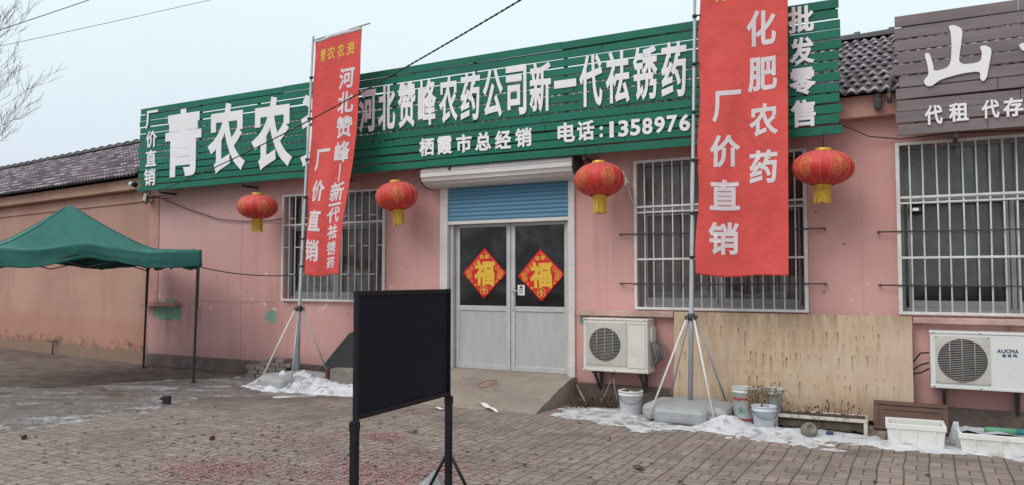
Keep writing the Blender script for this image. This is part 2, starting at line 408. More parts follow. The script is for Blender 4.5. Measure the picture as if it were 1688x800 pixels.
def make_snow(name, dirty):
    k = NT(name)
    n1 = k.noise(k.pos, 3.5, 6, 0.65); n2 = k.noise(k.pos, 38, 4, 0.65)
    c = k.mix(k.ss(n1, 0.35, 0.65), (0.54, 0.555, 0.58), (0.72, 0.735, 0.755))
    c = k.mix(k.math('MULTIPLY', k.ss(k.noise(k.pos, 7, 7, 0.7), 0.60 - 0.22 * dirty, 0.75 - 0.16 * dirty), 0.35 + 0.5 * dirty), c, (0.16, 0.14, 0.13))
    c = k.mix(k.math('MULTIPLY', k.ss(n2, 0.60, 0.72), 0.35), c, (0.25, 0.21, 0.19))
    h = k.math('ADD', n1, k.math('MULTIPLY', n2, 0.4))
    return k.done(c, 0.6, k.bump(h, 0.5, 0.02), spec=0.3)

def make_ice():
    k = NT('dirty_trodden_ice')
    v = k.mapv(k.pos, (1.0, 1.0, 1), rot=(0, 0, R(-28)))
    v2 = k.mapv(v, (0.55, 2.2, 1))
    n1 = k.noise(v2, 1.9, 6, 0.68, 0.6); n2 = k.noise(k.pos, 14, 6, 0.7); n3 = k.noise(k.pos, 0.8, 3)
    c = k.mix(k.ss(n2, 0.3, 0.7), (0.105, 0.097, 0.090), (0.215, 0.208, 0.200))
    m = k.math('ADD', k.math('MULTIPLY', n1, 0.65), k.math('ADD', k.math('MULTIPLY', n2, 0.25), k.math('MULTIPLY', n3, 0.12)))
    c = k.mix(k.ss(m, 0.53, 0.62), c, k.mix(n2, (0.30, 0.305, 0.315), (0.54, 0.55, 0.57)))
    c = k.mix(k.ss(m, 0.36, 0.46, 0.85, 0.0), c, (0.085, 0.062, 0.052))
    rim = k.n('ShaderNodeAttribute', attribute_name='rim').outputs['Fac']
    rm = k.ss(k.math('ADD', rim, k.math('MULTIPLY', k.math('SUBTRACT', n2, 0.5), 0.35)), 0.02, 0.14, 1.0, 0.0)
    c = k.mix(k.math('MULTIPLY', rm, k.ss(n1, 0.38, 0.5)), c, (0.60, 0.61, 0.63))
    return k.done(c, k.ss(n2, 0.3, 0.7, 0.28, 0.6), k.bump(k.math('ADD', n2, n1), 0.4, 0.012), spec=0.45)

def make_tiles():
    k = NT('frosted_roof_tiles')
    n1 = k.noise(k.pos, 2.0, 5); n2 = k.noise(k.pos, 24, 4, 0.6)
    c = k.mix(k.ss(n1, 0.3, 0.7), (0.070, 0.052, 0.062), (0.115, 0.090, 0.103))
    a = k.n('ShaderNodeAttribute', attribute_name='frost')
    f = k.ss(k.math('ADD', a.outputs['Fac'], k.math('MULTIPLY', k.math('SUBTRACT', n2, 0.5), 0.7)), 0.55, 0.95)
    c = k.mix(k.math('MULTIPLY', f, 0.85), c, (0.50, 0.45, 0.48))
    return k.done(c, 0.8, k.bump(n2, 0.3, 0.006), spec=0.25)

def make_lantern():
    k = NT('red_lantern_silk')
    x, y, z = k.sep(k.obj())
    a = k.math('MULTIPLY', k.math('ARCTAN2', y, x), 5 / (2 * math.pi))
    fr = k.math('SUBTRACT', k.math('SUBTRACT', a, k.math('FLOOR', a)), 0.5)
    e = k.math('SQRT', k.math('ADD', k.math('POWER', k.math('MULTIPLY', k.math('ABSOLUTE', fr), 3.6), 2.0), k.math('POWER', k.math('MULTIPLY', k.math('ABSOLUTE', z), 8.2), 2.0)))
    ov = k.comb(x, y, z)
    e = k.math('ADD', e, k.math('MULTIPLY', k.math('SUBTRACT', k.noise(ov, 22, 3), 0.5), 0.9))
    inside = k.ss(e, 0.85, 0.95, 1.0, 0.0)
    petals = k.ss(k.voro(ov, 24, 'DISTANCE_TO_EDGE'), 0.05, 0.085)
    m = k.math('MULTIPLY', inside, petals)
    sm = k.voro(ov, 30)
    n = k.noise(ov, 6, 4)
    c = k.mix(k.ss(n, 0.3, 0.7), (0.49, 0.028, 0.024), (0.63, 0.055, 0.046))
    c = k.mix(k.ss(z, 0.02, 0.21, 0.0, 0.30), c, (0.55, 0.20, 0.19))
    c = k.mix(k.math('MULTIPLY', m, 0.75), c, k.mix(k.ss(sm, 0.1, 0.5), (0.62, 0.31, 0.09), (0.50, 0.15, 0.05)))
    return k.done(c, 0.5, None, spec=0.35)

def make_fu():
    k = NT('red_festival_paper')
    x, y, z = k.sep(k.obj())
    rr = k.math('SQRT', k.math('ADD', k.math('MULTIPLY', x, x), k.math('MULTIPLY', z, z)))
    dm = k.math('ADD', k.math('ABSOLUTE', x), k.math('ABSOLUTE', z))
    v = k.comb(x, z)
    sw = k.ss(k.math('ABSOLUTE', k.math('SUBTRACT', k.voro(v, 26), 0.33)), 0.05, 0.09, 1.0, 0.0)
    zone = k.math('MULTIPLY', k.ss(rr, 0.20, 0.215), k.ss(dm, 0.325, 0.335, 1.0, 0.0))
    c = k.mix(k.noise(v, 12), (0.55, 0.012, 0.018), (0.66, 0.018, 0.026))
    c = k.mix(k.math('MULTIPLY', k.math('MULTIPLY', sw, zone), 0.45), c, (0.72, 0.40, 0.06))
    return k.done(c, 0.55, None, spec=0.3)

def make_glass(name='window_glass', tint=(0.74, 0.76, 0.75)):
    k = NT(name)
    g = k.n('ShaderNodeBsdfGlossy'); g.inputs['Roughness'].default_value = 0.04
    t = k.n('ShaderNodeBsdfTransparent'); t.inputs[0].default_value = tint + (1,)
    fr = k.n('ShaderNodeFresnel'); fr.inputs[0].default_value = 1.45
    mx = k.n('ShaderNodeMixShader')
    fa = k.math('ADD', fr.outputs[0], k.ss(k.noise(k.pos, 3, 5), 0.45, 0.75, 0.0, 0.05))
    k.put(mx.inputs[0], fa); k.put(mx.inputs[1], t.outputs[0]); k.put(mx.inputs[2], g.outputs[0])
    d = k.n('ShaderNodeBsdfDiffuse'); d.inputs[0].default_value = (0.30, 0.29, 0.28, 1)
    m2 = k.n('ShaderNodeMixShader')
    k.put(m2.inputs[0], k.ss(k.noise(k.pos, 2, 4, 0.5), 0.40, 0.75, 0.02, 0.08))
    k.put(m2.inputs[1], mx.outputs[0]); k.put(m2.inputs[2], d.outputs[0])
    k.t.links.new(m2.outputs[0], k.out.inputs['Surface'])
    return k.m

M = dict(
    paving=make_paving(), pink=make_pink_wall(), ochre=make_ochre_wall(), ply=make_plywood(),
    snow=make_snow('white_snow', 0.68), oldsnow=make_snow('grey_old_snow', 0.85), ice=make_ice(), tiles=make_tiles(), lantern=make_lantern(), fu=make_fu(), glass=make_glass(), doorglass=make_glass('dark_door_glass', (0.30, 0.29, 0.30)),
    fascia=pmat('painted_concrete_beam', (0.46, 0.235, 0.20), 0.85, 0.2, 1.5, 0.3, 30, 0.35, (0.25, 0.13, 0.11)),
    fascia_o=pmat('ochre_concrete_beam', (0.46, 0.27, 0.20), 0.85, 0.2, 1.5, 0.3, 30, 0.35, (0.26, 0.14, 0.10)),
    plinth=pmat('rough_cement_plinth', (0.135, 0.100, 0.088), 0.92, 0.35, 2.2, 0.6, 25, 0.5, (0.06, 0.045, 0.04), bd=0.012),
    concrete=pmat('worn_concrete', (0.27, 0.225, 0.19), 0.9, 0.22, 1.6, 0.35, 30, 0.45, (0.13, 0.105, 0.09), bd=0.008),
    sill=pmat('peeling_sill_paint', (0.46, 0.30, 0.26), 0.9, 0.25, 3, 0.5, 30, 0.8, (0.60, 0.50, 0.45), bd=0.01),
    ridge=pmat('ridge_tile', (0.085, 0.085, 0.092), 0.8, 0.25, 4, 0.3, 30),
    green=pmat('green_metal_slat', (0.006, 0.135, 0.085), 0.45, 0.18, 1.2, 0.05, 20, 0.18, (0.02, 0.10, 0.07), spec=0.3, stretch=(0.6, 1, 3)),
    brown=pmat('taupe_wood_slat', (0.185, 0.148, 0.150), 0.6, 0.2, 3, 0.15, 40, 0.25, (0.11, 0.085, 0.085), stretch=(0.4, 1, 4)),
    sframe=pmat('dark_sign_frame', (0.05, 0.055, 0.055), 0.6, 0.2, 5, 0.1, 50, 0.3, (0.12, 0.06, 0.04)),
    letter=pmat('white_acrylic_letter', (0.80, 0.77, 0.79), 0.42, 0.05, 3, 0.0, 20, 0.12, (0.55, 0.53, 0.54)),
    bar=pmat('white_painted_bar', (0.64, 0.62, 0.60), 0.5, 0.12, 5, 0.1, 80, 0.3, (0.36, 0.27, 0.21)),
    rod=pmat('dark_steel_rod', (0.055, 0.05, 0.05), 0.55, 0.2, 8, 0.1, 80, 0.4, (0.14, 0.07, 0.045)),
    alu=pmat('aluminium_frame', (0.50, 0.49, 0.48), 0.42, 0.1, 4, 0.05, 60, 0.15, (0.33, 0.30, 0.28), metal=0.15),
    winalu=pmat('dull_window_aluminium', (0.24, 0.245, 0.245), 0.45, 0.12, 4, 0.05, 60, 0.25, (0.22, 0.20, 0.185)),
    panel=pmat('grey_door_panel', (0.43, 0.43, 0.44), 0.45, 0.1, 3, 0.06, 60, 0.25, (0.24, 0.235, 0.23), stretch=(3, 3, 0.6)),
    dark=pmat('dark_interior', (0.03, 0.027, 0.027), 0.8, 0.2, 3, 0.0),
    curtain=pmat('brown_curtain', (0.40, 0.32, 0.29), 0.9, 0.25, 5, 0.1, 80),
    screen=pmat('grey_mesh_screen', (0.33, 0.33, 0.32), 0.8, 0.15, 6, 0.1, 200),
    poster=pmat('translucent_plastic_film', (0.46, 0.45, 0.40), 0.4, 0.3, 6, 0.3, 12, bd=0.02),
    shutter=pmat('blue_shutter_slat', (0.075, 0.205, 0.315), 0.45, 0.1, 2, 0.05, 40, 0.2, (0.08, 0.16, 0.23), stretch=(0.6, 1, 3)),
    cream=pmat('cream_painted_metal', (0.62, 0.58, 0.56), 0.45, 0.1, 3, 0.05, 40, 0.3, (0.38, 0.32, 0.30), stretch=(0.5, 1, 2)),
    ac=pmat('aged_white_enamel', (0.66, 0.62, 0.57), 0.45, 0.07, 3, 0.04, 60, 0.3, (0.45, 0.38, 0.31)),
    acb=pmat('white_enamel', (0.66, 0.67, 0.65), 0.42, 0.05, 3, 0.04, 60, 0.2, (0.48, 0.45, 0.40)),
    acg=pmat('grille_plate', (0.50, 0.47, 0.43), 0.5, 0.1, 4, 0.05, 60, 0.35, (0.33, 0.28, 0.24)),
    black=pmat('matt_black', (0.012, 0.012, 0.014), 0.6, 0.3, 4, 0.05, 60),
    board=pmat('blackboard_paint', (0.0045, 0.0065, 0.0150), 0.5, 0.35, 1.5, 0.05, 40, 0.5, (0.017, 0.019, 0.027), spec=0.16),
    boardf=pmat('black_painted_steel', (0.010, 0.010, 0.013), 0.5, 0.3, 6, 0.1, 70, 0.25, (0.035, 0.024, 0.02), spec=0.25),
    tentg=pmat('green_canopy_cloth', (0.036, 0.178, 0.150), 0.62, 0.16, 2.2, 0.6, 4, 0.3, (0.065, 0.185, 0.165), bd=0.05),
    tentleg=pmat('dark_tent_leg', (0.028, 0.024, 0.026), 0.55, 0.2, 5, 0.05, 60),
    redcloth=pmat('red_banner_cloth', (0.72, 0.098, 0.088), 0.6, 0.12, 1.8, 0.5, 5, 0.2, (0.62, 0.08, 0.074), bd=0.03, spec=0.2),
    hem=pmat('white_banner_hem', (0.62, 0.58, 0.60), 0.7, 0.1, 6, 0.2, 20),
    bprint=pmat('silver_white_print', (0.66, 0.58, 0.60), 0.55, 0.06, 5, 0.0),
    byellow=pmat('yellow_print', (0.72, 0.42, 0.05), 0.55, 0.08, 5, 0.0),
    pole=pmat('galvanised_pole', (0.40, 0.41, 0.43), 0.42, 0.1, 6, 0.05, 60, 0.2, (0.26, 0.25, 0.25), metal=0.3),
    staywhite=pmat('white_stay_bar', (0.72, 0.68, 0.67), 0.4, 0.1, 8, 0.0, dirt=0.3, dirtcol=(0.42, 0.28, 0.25)),
    base=pmat('grey_plastic_tank', (0.34, 0.35, 0.355), 0.55, 0.14, 5, 0.2, 30, 0.35, (0.17, 0.155, 0.145)),
    gold=pmat('gold_trim', (0.74, 0.40, 0.07), 0.42, 0.25, 40, 0.3, 90, metal=0.45),
    tassel=pmat('yellow_tassel', (0.68, 0.42, 0.055), 0.7, 0.2, 30, 0.2, 90),
    rib=pmat('lantern_rib', (0.66, 0.20, 0.15), 0.5, 0.1, 20, 0.0),
    fugold=pmat('gold_foil_print', (0.72, 0.44, 0.045), 0.45, 0.12, 30, 0.1, 60),
    bucket=pmat('white_plastic_bucket', (0.62, 0.63, 0.63), 0.45, 0.08, 6, 0.05, 40, 0.35, (0.40, 0.36, 0.32)),
    paleblue=pmat('pale_blue_bucket', (0.56, 0.60, 0.66), 0.4, 0.08, 6, 0.05, 40, 0.25, (0.38, 0.37, 0.36)),
    redprint=pmat('dark_red_label', (0.34, 0.045, 0.05), 0.5, 0.1, 10, 0.0),
    greenprint=pmat('green_label', (0.02, 0.24, 0.16), 0.5, 0.1, 10, 0.0),
    navy=pmat('navy_print', (0.03, 0.06, 0.16), 0.5, 0.1, 10, 0.0),
    foam=pmat('white_foam', (0.72, 0.71, 0.67), 0.75, 0.06, 4, 0.25, 120, 0.45, (0.42, 0.36, 0.30)),
    oldpaint=pmat('flaking_white_paint', (0.52, 0.47, 0.42), 0.85, 0.2, 5, 0.4, 60, 0.95, (0.14, 0.105, 0.08)),
    soil=pmat('dry_soil', (0.075, 0.055, 0.042), 0.95, 0.4, 12, 0.8, 40, bd=0.02),
    straw=pmat('dry_stalk', (0.26, 0.185, 0.115), 0.85, 0.35, 30, 0.1),
    weed=pmat('brown_dead_weed', (0.105, 0.070, 0.050), 0.9, 0.4, 30, 0.1),
    brick=pmat('grey_concrete_brick', (0.185, 0.150, 0.138), 0.9, 0.35, 8, 0.5, 40, 0.4, (0.07, 0.055, 0.05)),
    slate=pmat('black_fibre_sheet', (0.026, 0.027, 0.029), 0.7, 0.3, 4, 0.3, 20, 0.3, (0.06, 0.055, 0.05)),
    wood=pmat('dark_brown_wood', (0.080, 0.032, 0.017), 0.5, 0.3, 3, 0.15, 40, 0.35, (0.045, 0.025, 0.018), stretch=(1, 4, 6)),
    stone=pmat('grey_stone', (0.20, 0.18, 0.155), 0.9, 0.25, 9, 0.5, 30),
    cable=pmat('black_cable', (0.018, 0.017, 0.018), 0.6, 0.2, 5, 0.0),
    greywire=pmat('grey_wire', (0.20, 0.20, 0.21), 0.6, 0.2, 5, 0.0),
    bark=pmat('winter_bark', (0.20, 0.175, 0.175), 0.9, 0.3, 6, 0.3, 40),
    white=pmat('white_paper', (0.74, 0.74, 0.73), 0.7, 0.06, 8, 0.1, 30),
    film=pmat('clear_plastic_sheet', (0.46, 0.49, 0.52), 0.25, 0.2, 9, 0.3, 20, bd=0.02),
    murkyfilm=pmat('murky_plastic_sheet', (0.25, 0.255, 0.26), 0.3, 0.3, 12, 0.4, 20, 0.4, (0.12, 0.11, 0.10), bd=0.02),
    teal=pmat('teal_plastic', (0.02, 0.20, 0.20), 0.35, 0.15, 9, 0.0),
    lime=pmat('green_plastic', (0.10, 0.28, 0.17), 0.4, 0.15, 9, 0.0),
    redpaper=pmat('red_paper_scrap', (0.33, 0.115, 0.13), 0.8, 0.4, 14, 0.0),
    pinkpaper=pmat('faded_pink_scrap', (0.36, 0.215, 0.225), 0.8, 0.35, 14, 0.0),
    greyscrap=pmat('grey_grit', (0.22, 0.19, 0.17), 0.9, 0.6, 14, 0.0),
    redring=pmat('red_plastic_cord', (0.36, 0.07, 0.06), 0.5, 0.2, 10, 0.0),
)

def thin_cloth(m, k):
    t = m.node_tree; b = t.nodes['Principled BSDF']; o = t.nodes['Material Output']
    tr = t.nodes.new('ShaderNodeBsdfTranslucent'); mx = t.nodes.new('ShaderNodeMixShader'); mx.inputs[0].default_value = k
    src = b.inputs['Base Color'].links[0].from_socket
    t.links.new(src, tr.inputs[0]); t.links.new(b.outputs[0], mx.inputs[1]); t.links.new(tr.outputs[0], mx.inputs[2]); t.links.new(mx.outputs[0], o.inputs['Surface'])
thin_cloth(M['redcloth'], .12); thin_cloth(M['tentg'], .15)

# ================================================================== GROUND
g = MB().box(-120, 80, -60, 140, -0.5, 0.0)
tag(add('ground', g, M['paving']), 'brown herringbone brick paving in front of the shops', 'paving', kind='structure')

# ================================================================== SHOP BUILDING
D = 9.2
shop = thing('shop_building', 'long pink plastered shop building with tiled roof and barred windows', 'building', (-4.0, D, 0))
XL, XR, YB = -12.4, 7.0, 13.7
WIN = [(-9.09, -7.07, 1.22, 2.90), (-3.16, -1.17, 1.19, 3.02), (-0.23, 1.80, 1.19, 3.00)]
DOOR = (-5.97, -4.07, 0.30, 2.90)
def wall_with_holes(holes, x0, x1, z0, z1, y, depth):
    mb = MB()
    xs = sorted({x0, x1} | {h[0] for h in holes} | {h[1] for h in holes})
    zs = sorted({z0, z1} | {h[2] for h in holes} | {h[3] for h in holes})
    vid = {}
    def vv(a, b):
        if (a, b) not in vid: vid[(a, b)] = len(mb.v); mb.v.append(Vector((a, y, b)))
        return vid[(a, b)]
    for i in range(len(xs) - 1):
        for j in range(len(zs) - 1):
            cx, cz = (xs[i] + xs[i + 1]) / 2, (zs[j] + zs[j + 1]) / 2
            if any(h[0] < cx < h[1] and h[2] < cz < h[3] for h in holes): continue
            mb.f.append((vv(xs[i], zs[j]), vv(xs[i + 1], zs[j]), vv(xs[i + 1], zs[j + 1]), vv(xs[i], zs[j + 1]))); mb.sm.append(False)
    for (a, b, c, d) in holes:
        y1 = y + depth
        mb.poly([(a, y, c), (a, y, d), (a, y1, d), (a, y1, c)])
        mb.poly([(b, y, c), (b, y1, c), (b, y1, d), (b, y, d)])
        mb.poly([(a, y, d), (b, y, d), (b, y1, d), (a, y1, d)])
        mb.poly([(a, y, c), (a, y1, c), (b, y1, c), (b, y, c)])
    return mb
wl = wall_with_holes(WIN + [DOOR], XL, XR, 0.0, 3.56, D, 0.24)
wl.poly([(XL, D, 0), (XL, D, 3.56), (XL, 11.4, 4.72), (XL, YB, 3.56), (XL, YB, 0)])
wl.poly([(XR, D, 0), (XR, YB, 0), (XR, YB, 3.56), (XR, 11.4, 4.72), (XR, D, 3.56)])
wl.poly([(XL, YB, 0), (XL, YB, 3.56), (XR, YB, 3.56), (XR, YB, 0)])
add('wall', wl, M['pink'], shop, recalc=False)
# dark rooms behind the openings
ib = MB().box(XL + 0.05, XR - 0.05, D + 1.6, D + 1.7, 0.0, 3.5)
add('inner_wall', ib, M['dark'], shop)
pb = MB()
pb.box(XL - 0.03, -6.22, D - 0.05, D - 0.001, 0, 0.225); pb.box(-4.0, -2.66, D - 0.05, D - 0.001, 0, 0.235); pb.box(-0.1, XR, D - 0.05, D - 0.001, 0, 0.235)
add('plinth', pb, M['plinth'], shop, bevel=0.012)
fb = MB().box(XL, XR, D - 0.16, D - 0.002, 3.30, 3.54)
add('fascia_beam', fb, M['fascia'], shop, bevel=0.012)

def tile_roof(parent, x0, x1, ye, ze, yr, zr, wave, rows, mat, local=False, res=6, frost=1.0):
    """stepped rows of rolled tiles; each course laps the one below"""
    mb = MB(); fr = []
    nx = int((x1 - x0) / wave * res)
    for r in range(rows):
        t0, t1 = r / rows, (r + 1.12) / rows
        ph = (r % 2) * 0.5 * wave + random.uniform(-.02, .02)
        sag = random.uniform(-.006, .006)
        base = len(mb.v)
        for lev, (t, dz, f) in enumerate(((t0, 0.0, 0.1), (t0, 0.030, .95), (t0 + 0.35 / rows, 0.022, 0.30), (t1, 0.006, 0.0))):
            for i in range(nx + 1):
                x = x0 + (x1 - x0) * i / nx
                wv = 0.017 * math.sin(2 * math.pi * (x + ph) / wave)
                tile = math.floor((x + ph) / (wave * 2))
                jit = 0.010 * nz3(tile * 3.7, r * 5.1, 1.3) + 0.008 * nz3(x * .6, r * .7, 4)
                mb.v.append(Vector((x, ye + (yr - ye) * min(t, 1.0), ze + (zr - ze) * min(t, 1.0) + dz + wv + jit + sag)))
                fr.append(frost * max(0, f * (0.75 + 0.6 * nz3(tile * 2.3, r * 1.9, 9.1)) + (0.0 if lev == 0 else 0.28) * math.sin(2 * math.pi * (x + ph) / wave)))
        for lev in range(3):
            for i in range(nx):
                a = base + lev * (nx + 1) + i
                mb.f.append((a, a + 1, a + nx + 2, a + nx + 1)); mb.sm.append(lev > 0)
    o = add('roof', mb, mat, parent, local=local, recalc=False)
    at = o.data.attributes.new('frost', 'FLOAT', 'POINT')
    at.data.foreach_set('value', fr)
    return o
rf = tile_roof(shop, XL - 0.1, XR, D - 0.28, 3.55, 11.4, 4.83, 0.115, 13, M['tiles'], frost=1.3)
bk = MB().poly([(XL - .1, 11.4, 4.83), (XL - .1, YB + .3, 3.5), (XR, YB + .3, 3.5), (XR, 11.4, 4.83)])
bk.poly([(XL - .1, D - .27, 3.54), (XR, D - .27, 3.54), (XR, 11.4, 4.80), (XL - .1, 11.4, 4.80)])
add('roof_underside', bk, M['ridge'], rf, recalc=False)
def ridge(parent, x0, x1, y, z, local=False):
    mb = MB(); x = x0
    while x < x1:
        e = min(x + 0.42, x1)
        n = 8
        V = []
        for q, rr in ((x, 0.085), (e + 0.03, 0.10)):
            for k in range(n + 1):
                t = math.pi * k / n
                V.append((q, y + 1.25 * rr * math.cos(t), z + rr * math.sin(t)))
        mb.mesh(V, [(k, k + 1, n + 2 + k, n + 1 + k) for k in range(n)], True)
        mb.tube([(e - 0.035, y, z + .012), (e + 0.035, y, z + .012)], 0.108, 10)
        x = e
    return add('ridge_cap', mb, M['ridge'], parent, local=local)
ridge(rf, XL - .1, XR, 11.4, 4.82)

# sills / ledge under the windows
for a, b, c in ((-3.95, -2.68, 1.165), (-0.12, 1.95, 1.155)): add('sill', MB().box(a, b, D - 0.10, D - 0.002, 1.09, c), M['sill'], shop, bevel=0.012)
sb = MB().box(-12.48, -11.56, D - 0.14, D - 0.002, 1.07, 1.15); add('ledge', sb, M['fascia'], shop, bevel=0.01)
sb = MB().box(-12.41, -12.15, D - 0.012, D - 0.001, 1.152, 3.29); add('corner_pilaster', sb, M['fascia'], shop, bevel=0.004)

def window(rect, tr, curt, mull, nbars, bars_h, rods, style):
    x0, x1, z0, z1 = rect
    f = MB(); y = D + 0.10
    t = 0.045
    f.box(x0, x0 + t, y, y + .06, z0, z1); f.box(x1 - t, x1, y, y + .06, z0, z1)
    f.box(x0 + t, x1 - t, y, y + .06, z0, z0 + .06); f.box(x0 + t, x1 - t, y, y + .06, z1 - t, z1)
    f.box(x0 + t, x1 - t, y - .003, y + .063, tr - .03, tr + .03)
    for m in mull: f.box(m - .022, m + .022, y + .004, y + .056, z0 + .06, tr - .03)
    wo_ = add('window', f, M['winalu'], shop, bevel=0.004)
    sashes = MB()
    ms = [x0 + t] + list(mull) + [x1 - t]
    for a, b in zip(ms[:-1], ms[1:]):
        sashes.box(a + .035, b - .035, y + .015, y + .045, z0 + .061, z0 + .135); sashes.box(a + .035, b - .035, y + .015, y + .045, tr - .065, tr - .031)
        sashes.box(a + .031, a + .058, y + .016, y + .044, z0 + .062, tr - .032); sashes.box(b - .058, b - .031, y + .016, y + .044, z0 + .062, tr - .032)
    add('sash', sashes, M['winalu'], wo_, bevel=0.003)
    gl = MB().poly([(x0 + t, y + .03, z0 + .06), (x1 - t, y + .03, z0 + .06), (x1 - t, y + .03, z1 - t), (x0 + t, y + .03, z1 - t)])
    add('glass', gl, M['glass'], wo_, recalc=False)
    if style == 'screen':
        c = MB().poly([(x0 + .02, y + .10, z0 + .33), (x1 - .02, y + .10, z0 + .33), (x1 - .02, y + .10, z1 - .02), (x0 + .02, y + .10, z1 - .02)])
        c.box(x0 + .02, x1 - .02, y + .09, y + .102, z0 + .29, z0 + .335)
        add('screen', c, M['screen'], wo_, recalc=False)
    else:
        def cf(u, v):
            x = x0 + .03 + u * (x1 - x0 - .06)
            return (x, y + .14 + .025 * math.sin(x * 33 + 1.2 * math.sin(x * 5)) + .012 * math.sin(x * 71 + v * 2), z0 + .05 + v * (z1 - z0 - .1))
        add('curtain', MB().grid(160, 6, cf), M['curtain'], wo_, recalc=False)
        if style == 'film':   # plastic film stuffed behind the lower panes
            def ff(u, v):
                return (x0 + .1 + u * .75 * (x1 - x0), y + .085 + .02 * nz3(u * 7, v * 4, 2), z0 + .09 + v * (.50 + .10 * math.sin(u * 5)))
            add('plastic_film', MB().grid(30, 14, ff), M['poster'], wo_, recalc=False)
        else:
            def ff(u, v):
                return (x0 + .15 + u * .8 * (x1 - x0), y + .085 + .012 * nz3(u * 9, v * 4, 5), z0 + .09 + v * (.12 + .05 * nz3(u * 6, 3, 1)))
            add('plastic_film', MB().grid(30, 6, ff), M['poster'], wo_, recalc=False)
    # security grille standing in front of the wall
    gb = MB(); yg = D - 0.045; b = .016
    gb.box(x0 - .02, x0 + .018, yg - b, yg + b, z0 - .01, z1 + .01); gb.box(x1 - .018, x1 + .02, yg - b, yg + b, z0 - .01, z1 + .01)
    gb.box(x0 + .018, x1 - .018, yg - b, yg + b, z0 - .01, z0 + .022); gb.box(x0 + .018, x1 - .018, yg - b, yg + b, z1 - .022, z1 + .01)
    gb.box(x0 - .018, x0 + .016, yg + b, D, z0 + .002, z0 + .03); gb.box(x1 - .016, x1 + .018, yg + b, D, z0 + .002, z0 + .03)
    gb.box(x0 - .018, x0 + .016, yg + b, D, z1 - .03, z1 - .002); gb.box(x1 - .016, x1 + .018, yg + b, D, z1 - .03, z1 - .002)
    for i in range(1, nbars):
        x = x0 + (x1 - x0) * i / nbars + random.uniform(-.006, .006)
        dx = random.uniform(-.006, .006); dy = random.uniform(-.003, .003)
        gb.tube([(x, yg + dy, z0), (x + dx, yg + dy + random.uniform(-.006, .006), (z0 + z1) / 2), (x + random.uniform(-.004, .004), yg + dy, z1)], .0095, 6)
    for (a, c, z, hh) in bars_h:
        gb.box(x0 + a * (x1 - x0) + .019, x0 + c * (x1 - x0) - .019, yg - .0145, yg + .0145, z - hh, z + hh)
    add('security_grille', gb, M['bar'], wo_, bevel=0.002, seg=1)
    if rods:
        rb = MB()
        for z in rods:
            a, c = x0 - .20, x1 + .20
            rb.tube([(a, yg - .028, z), ((a + c) / 2, yg - .026, z - .008), (c, yg - .028, z + .004)], .0085, 6)
            for q in (a, c): rb.tube([(q, yg - .03, z), (q, D, z)], .012, 6)
        add('steel_rod', rb, M['rod'], wo_)
    return wo_
window(WIN[0], 2.40, 0, [-8.08], 15, [(0, 1, 2.42, .012)] + [((i % 2 == 0 and i or i) / 15, (i + 1) / 15, z, .008) for i in range(15) for z in ((2.06, 1.62) if i % 2 else (2.55, 1.62))][0:0]
       + [(i / 15, (i + 1) / 15, 2.06, .007) for i in range(0, 15, 2)] + [(i / 15, (i + 1) / 15, 1.63, .007) for i in range(1, 15, 2)] + [(i / 15, (i + 1) / 15, 2.52, .007) for i in range(1, 15, 2)], None, 'film')
window(WIN[1], 2.41, 0, [-2.16], 17, [(0, 1, 2.45, .012), (0, 1, 2.38, .010), (0, 1, 1.80, .012)], (2.115, 1.50), 'curtain')
window(WIN[2], 2.42, 0, [0.80], 17, [(0, 1, 2.42, .013), (0, 1, 2.36, .010), (0, 1, 1.78, .012)], (2.06, 1.49), 'screen')

# door: jambs, two leaves, shutter
yd0 = D + .10
jm = MB()
jm.box(-6.085, -5.955, D - .035, D + .03, .285, 2.86)
df = add('guide_rail', jm, M['cream'], shop, bevel=0.006)
add('guide_rail', MB().box(-4.085, -3.995, D - .035, D + .03, .285, 2.86), M['cream'], shop, bevel=0.006)
add('threshold', MB().box(-5.953, -4.087, D - .03, yd0 + .06, .20, .303), M['concrete'], shop, bevel=0.008)
yd = D + .10
jm = MB(); jm.box(-5.955, -5.90, D + .031, yd + .06, .30, 2.45); jm.box(-4.135, -4.085, D + .031, yd + .06, .30, 2.45); jm.box(-5.90, -4.135, yd - .01, yd + .06, 2.345, 2.45)
add('inner_jamb', jm, M['alu'], shop, bevel=0.004)
def leaf(x0, x1, hinge_left):
    f = MB(); t = .062; y0, y1 = yd, yd + .045
    f.box(x0, x0 + t, y0, y1, .305, 2.34); f.box(x1 - t, x1, y0, y1, .305, 2.34)
    f.box(x0 + t, x1 - t, y0, y1, .305, .375); f.box(x0 + t, x1 - t, y0, y1, 2.285, 2.34); f.box(x0 + t, x1 - t, y0, y1, 1.115, 1.185)
    dr = add('door', f, M['alu'], shop, bevel=0.004)
    p = MB().box(x0 + t, x1 - t, y0 + .014, y0 + .03, .375, 1.115)
    for i in range(1, 24):
        x = x0 + t + (x1 - x0 - 2 * t) * i / 24
        p.box(x - .0022, x + .0022, y0 + .0125, y0 + .0155, .378, 1.112)
    add('door_panel', p, M['panel'], dr)
    gl = MB().poly([(x0 + t, y0 + .022, 1.185), (x1 - t, y0 + .022, 1.185), (x1 - t, y0 + .022, 2.285), (x0 + t, y0 + .022, 2.285)])
    add('glass', gl, M['doorglass'], dr, recalc=False)
    return dr
leaf(-5.895, -5.012, True); d2 = leaf(-5.002, -4.14, False)
hb = MB().box(-4.988, -4.955, yd - .012, yd, 1.14, 1.44)
hb.tube([(-4.972, yd - .012, 1.40), (-4.972, yd - .045, 1.40), (-4.88, yd - .048, 1.395)], .009, 8); hb.tube([(-4.972, yd - .02, 1.24), (-4.972, yd - .012, 1.24)], .012, 8)
add('handle', hb, M['alu'], d2, bevel=0.002)
sh = MB()
